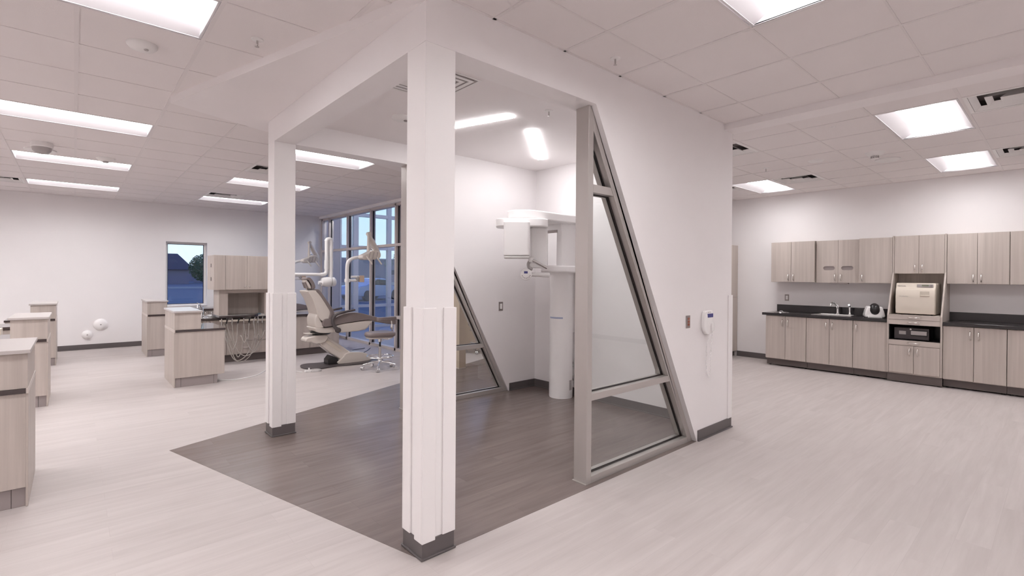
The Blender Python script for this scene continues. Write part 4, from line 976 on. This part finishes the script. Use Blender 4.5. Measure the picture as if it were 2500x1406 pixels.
# ================================================================ PANORAMIC X-RAY UNIT
t = thing('panoramic_xray_unit', 'white floor standing panoramic x-ray machine inside the glazed alcove', 'x-ray machine', (0, 0, 0))
tx, ty = 3.20, 1.97; R = .145
aF = math.atan2(CY-ty, CX-tx)+.12
prof2 = [(tx+R*math.cos(aF+math.radians(q)), ty+R*math.sin(aF+math.radians(q))) for q in range(-95, 96, 10)]
bx = Vector((math.cos(aF), math.sin(aF)))
back = [(p[0]-bx.x*.05, p[1]-bx.y*.05) for p in (prof2[-1], prof2[0])]
MB().prism(prof2+back, .0, 1.62, 'z').obj('column', WHITE, t, smooth=True)
stp = [(tx+(R+.0015)*math.cos(aF+math.radians(q)), ty+(R+.0015)*math.sin(aF+math.radians(q))) for q in range(-80, 5, 8)]
stp2 = [(tx+(R-.01)*math.cos(aF+math.radians(q)), ty+(R-.01)*math.sin(aF+math.radians(q))) for q in range(-80, 5, 8)]
MB().prism(stp+stp2[::-1], .985, 1.005, 'z').obj('trim_stripe', BLUEL, t)
lb = [(tx+(R+.001)*math.cos(aF+math.radians(q)), ty+(R+.001)*math.sin(aF+math.radians(q))) for q in (38, 45, 52, 60)]
lb2 = [(tx+(R-.01)*math.cos(aF+math.radians(q)), ty+(R-.01)*math.sin(aF+math.radians(q))) for q in (38, 45, 52, 60)]
MB().prism(lb+lb2[::-1], .10, .225, 'z').obj('rating_label', GREYP, t)
lb = [(tx+(R+.0018)*math.cos(aF+math.radians(q)), ty+(R+.0018)*math.sin(aF+math.radians(q))) for q in (40, 45, 52, 58)]
for z in (.12, .14, .16, .18, .205): MB().prism(lb+lb2[::-1], z, z+.005, 'z').obj('label_line', PLATE, t)
# carriage, main overhead arm and lower support
MB().prism(rrect(3.035, 3.352, 1.83, 2.10, .02), 1.545, 2.235, 'z').obj('carriage', WHITE, t, smooth=True)
box(3.030, 3.036, 1.90, 2.05, 1.64, 2.04).obj('mirror', mat('mirror_glass', (.9, .9, .9), .03, 1), t)
box(3.027, 3.037, 1.895, 2.055, 2.04, 2.075).obj('mirror_trim', PLATE, t); box(3.027, 3.037, 1.895, 2.055, 1.615, 1.64).obj('mirror_foot', BLUEL, t)
MB().prism(smoothpoly([(3.352, 1.74), (2.95, 1.73), (2.60, 1.70), (2.42, 1.72), (2.30, 1.80), (2.28, 1.92), (2.34, 2.02), (2.60, 2.08), (3.0, 2.12), (3.352, 2.12)], 4), 2.150, 2.245, 'z').obj('overhead_arm', WHITE, t, bev=.012, smooth=True)
MB().prism(smoothpoly([(3.35, 1.74), (3.0, 1.72), (2.80, 1.78), (2.72, 1.85), (2.80, 1.92), (3.0, 2.0), (3.35, 2.05)], 4), 1.555, 1.635, 'z').obj('support_arm', WHITE, t, bev=.015, smooth=True)
# rotating gantry faces the camera side
yawv = math.radians(48.4); n_ = Vector((math.cos(yawv), math.sin(yawv))); rr = Vector((math.sin(yawv), -math.cos(yawv)))
G = Matrix(((rr.x, n_.x, 0, CX+n_.x*5.55), (rr.y, n_.y, 0, CY+n_.y*5.55), (0, 0, 1, 0), (0, 0, 0, 1)))
def gob(mb, name, m, **k):
    o = mb.obj(name, m, t, **k); o.data.transform(G); return o
# in the gantry frame: x runs to the right, y away, both in metres from the view axis
gob(MB().prism(rrect(-.185, .40, -.12, .22, .11, 8), 2.055, 2.145, 'z'), 'rotating_arm', WHITE, bev=.01, smooth=True)
gob(MB().prism(rrect(-.095, .19, -.22, .02, .035, 5), 1.725, 2.10, 'z'), 'sensor_head', WHITE, bev=.012, smooth=True)
gob(MB().prism(rrect(-.09, .185, -.215, .015, .035, 5), 1.700, 1.722, 'z'), 'sensor_bumper', WHITEP, bev=.009, smooth=True)
gob(MB().prism(rrect(.20, .40, .02, .19, .03, 5), 1.60, 2.056, 'z'), 'tube_head', WHITE, bev=.008, smooth=True)
gob(MB().tube([(.205, -.04, 1.66), (.215, -.04, 1.72)], .03, 12), 'chin_bracket', WHITEP, smooth=True)
gob(MB().tube([(.225, -.05, 1.685), (.39, -.03, 1.60)], .017, 12), 'patient_handle', STEEL, smooth=True)
gob(MB().tube(smoothline([(.20, -.04, 1.68), (.18, -.05, 1.64), (.19, -.05, 1.60), (.225, -.04, 1.585)]), .018, 10), 'handle_bracket', GREYP, smooth=True)
gob(MB().tube([(.42, .1, 1.52), (.20, -.03, 1.525)], [.028, .022], 12), 'panel_arm', WHITEP, smooth=True)
gob(MB().lathe([(.001, -.10), (.055, -.10), (.066, -.09), (.066, -.065), (.05, -.055)], (.155, 0, 1.525), 'y', 28), 'control_panel', WHITE, smooth=True)
gob(box(.132, .172, -.103, -.099, 1.535, 1.56), 'display', BLUES)
for k in range(7):
    a = math.radians(200+k*24); gob(MB().lathe([(.001, -.103), (.006, -.103), (.006, -.099)], (.155+.045*math.cos(a), 0, 1.525+.042*math.sin(a)), 'y', 10), 'panel_button', GREYP)
box(3.30, 3.369, 1.90, 2.05, .8, 2.1).obj('wall_bracket', WHITEP, t)

# ================================================================ OUTSIDE
smat(MB().prism([(-150, YN+.2), (-150, 200), (200, 200), (200, -60), (8.6, -60), (8.6, 2.85), (5.85, 2.85), (5.85, 6.32), (3.55, 6.32), (3.55, YN+.2)][::-1], -.3, -.06, 'z'), 'ground', ASPH)
smat(MB().prism([(3.54, 6.31), (9.5, 6.31), (9.5, 14), (3.54, 14)], -.06, -.02, 'z'), 'ground_walk', CONC)
# storefront wing across the entry court
sf = struct('window_5')
YO = 11.3
box(3.56, 4.18, YO, YO+.25, -.05, 4.4).obj('stucco_pier', STUC, sf)
for x0, x1 in ((4.19, 4.24), (4.60, 4.74), (5.66, 5.78), (6.75, 6.87), (7.9, 8.02)): box(x0, x1, YO, YO+.12, -.05, 4.3).obj('mullion', ALUB, sf)
for z0, z1 in ((-.04, .06), (.58, .66), (2.26, 2.36), (3.20, 3.30), (4.2, 4.3)): box(4.2, 8.0, YO+.01, YO+.11, z0, z1).obj('rail', ALUB, sf)
for a, b in ((4.24, 4.60), (4.74, 5.66), (5.78, 6.75), (6.87, 7.9)):
    box(a, b, YO+.05, YO+.056, 0, 4.25).obj('glass_pane', GLASSW, sf)
# unseen wall lamp added to brighten the stucco pier of the entry court
t = thing('added_pier_lamp', 'unseen lamp added above the window head to brighten the stucco pier', 'lamp', (3.56, 9.0, 3.17))
box(.001, .06, -.10, .10, -.06, .10).obj('back_plate', ALUB, t); box(.06, .16, -.02, .02, 0, .03).obj('lamp_arm', ALUB, t); MB().lathe([(.001, -.09), (.05, -.075), (.085, -.02), (.085, .02), (.05, .075), (.001, .09)], (.2, 0, -.02), seg=20).obj('globe', emis('added_lamp_lens', (1, .93, .88), 70), t, smooth=True)
# distant wall, house, curb
def far(name, label, cat, loc, rz=0, group=None): return thing(name, label, cat, loc, rz, group)
b = far('commercial_building', 'long low grey building across the parking lot seen through the storefront', 'building', (33, 70, -.06))
box(-9, 30, 0, 8, 0, 4.1).obj('facade', FARW, b); box(-9.1, 30.1, -.1, 8, 4.1, 4.25).obj('parapet', CONC, b); box(-9, 30, -.08, 0, 0, .5).obj('base_course', CONC, b)
b = far('house', 'dark roofed house on the horizon in the far wall window', 'house', (9, 90, -.06))
box(-8, 3.2, 0, 8, 0, 2.4).obj('house_wall', FARW, b)
MB().add([(-9, -.6, 2.3), (3.9, -.6, 2.3), (3.9, 8.6, 2.3), (-9, 8.6, 2.3), (-6, 4, 4.9), (2.2, 4, 4.9)], [(0, 1, 5, 4), (1, 2, 5), (2, 3, 4, 5), (3, 0, 4), (3, 2, 1, 0)]).obj('roof', ROOFM, b)
b = far('house', 'second dark roofed house behind the tree in the far wall window', 'house', (19.5, 99, -.06))
box(-4, 8, 0, 8, 0, 2.4).obj('house_wall', FARW, b)
MB().add([(-4.8, -.6, 2.3), (8.8, -.6, 2.3), (8.8, 8.6, 2.3), (-4.8, 8.6, 2.3), (-2, 4, 5.0), (6, 4, 5.0)], [(0, 1, 5, 4), (1, 2, 5), (2, 3, 4, 5), (3, 0, 4), (3, 2, 1, 0)]).obj('roof', ROOFM, b)
smat(box(-30, 26, 62, 62.4, -.06, .12), 'ground_curb', CONC)
smat(box(18, 60, 44, 44.4, -.06, .10), 'ground_curb', CONC)
for y_ in (22, 26.5):
    smat(box(-8, 14, y_, y_+.12, -.0595, -.055), 'ground_parking_line', CONC)
def tree(label, x, y, h, r, n, seed, crown=(1, 1, 1), tr=.08, zc=None):
    random.seed(seed); t = thing('tree', label, 'tree', (x, y, -.06))
    MB().tube([(0, 0, 0), (.03, .02, h*.3), (0, 0, h*.55)], [tr, tr*.75, tr*.5], 8).obj('trunk', BARK, t)
    br = MB()
    for k in range(14):
        a = random.uniform(0, 2*PI); el = random.uniform(.3, 1.3); L_ = r*random.uniform(.7, 1.15)
        p0 = Vector((0, 0, h*random.uniform(.35, .55))); d_ = Vector((math.cos(a)*math.cos(el), math.sin(a)*math.cos(el), math.sin(el)))
        br.tube([p0, p0+d_*L_*.5+Vector((0, 0, .1*r)), p0+d_*L_*1.1], [tr*.35, tr*.2, tr*.05], 5)
    br.obj('branch', BARK, t)
    lf = MB(); cz = zc or h*.68
    for k in range(n):
        while True:
            p = Vector((random.uniform(-1, 1), random.uniform(-1, 1), random.uniform(-1, 1)))
            if p.length < 1 and random.random() < .35+p.length: break
        p = Vector((p.x*r*crown[0], p.y*r*crown[1], p.z*r*crown[2]+cz)); s_ = r*random.uniform(.045, .09)
        u = Vector((random.uniform(-1, 1), random.uniform(-1, 1), random.uniform(-1, 1))).normalized(); v = u.orthogonal().normalized()
        lf.add([p-u*s_, p+v*s_*.6, p+u*s_, p-v*s_*.6], [(0, 1, 2, 3)])
    o = lf.obj('foliage', LEAF, t); return t
tree('leafy green tree right of the house in the far wall window', 10.15, 66, 4.6, 1.55, 3600, 1, (1, 1, 1.05), .10, 2.35)
t = thing('boundary_wall', 'low dark boundary wall beyond the houses on the horizon', 'wall', (15, 125, -.06)); box(-40, 60, 0, .5, 0, 3.4).obj('wall_body', FARW, t)
tree('thin dark tree shape standing in for the dental lamp reflection', 13.6, 26.5, 2.75, .33, 900, 2, (1, 1, .9), .05, 2.35)  # tree shape added for the lamp and post mirrored in the glass
tree('dark bushy tree at the right of the storefront view', 27.5, 49, 4.4, 1.3, 1200, 4, (1.2, 1, .7), .1, 3.6)
# board on a post, added in place of the dental lamp's reflection
t = thing('lamp_reflection_post', 'dark board on a post standing in for the dental lamp reflection', 'sign', (13.3, 25.0, -.06), -.7)
MB().tube([(0, 0, 0), (0, 0, 2.0)], .05, 10).obj('post', BARK, t); box(-.28, .28, -.09, -.05, 1.62, 1.90).obj('reflection_panel', ROOFM, t)
t = thing('round_sign', 'small round yellow green sign seen at the right end of the storefront', 'sign', (16.4, 26.5, -.06), -.7)
MB().lathe([(.14, -.02), (.14, .02)], (0, 0, 1.62), 'y', 24).obj('sign_disc', YEL, t); MB().tube([(0, .05, 0), (0, .05, 1.6)], .03, 8).obj('post', BARK, t)
# car
t = thing('car', 'pale blue car parked outside beyond the storefront frame', 'car', (12.9, 27.5, -.06), math.radians(205))
MB().prism(smoothpoly([(-2.1, .32), (-2.15, .62), (-1.9, .82), (-1.1, .92), (-.5, 1.32), (.5, 1.38), (1.3, 1.0), (2.0, .88), (2.15, .6), (2.1, .32), (0, .26)], 4), -.85, .85).obj('body', CARP, t, bev=.08, smooth=True)
MB().prism([(-1.0, .94), (-.48, 1.28), (.45, 1.32), (1.15, 1.0)], -.86, .86).obj('side_window', SMOKE, t)
for x in (-1.35, 1.35):
    for y_ in (-.78, .78): MB().lathe([(.18, -.1), (.32, -.1), (.33, 0), (.32, .1), (.18, .1)], (x, y_, .33), 'y', 20).obj('wheel', BLACK, t, smooth=True)
for y_ in (-.6, .6): box(-2.17, -2.08, y_-.16, y_+.16, .58, .72).obj('headlight', CHROME, t, bev=.02)
box(-2.19, -2.1, -.35, .35, .42, .62).obj('grille', CHROME, t, bev=.02)
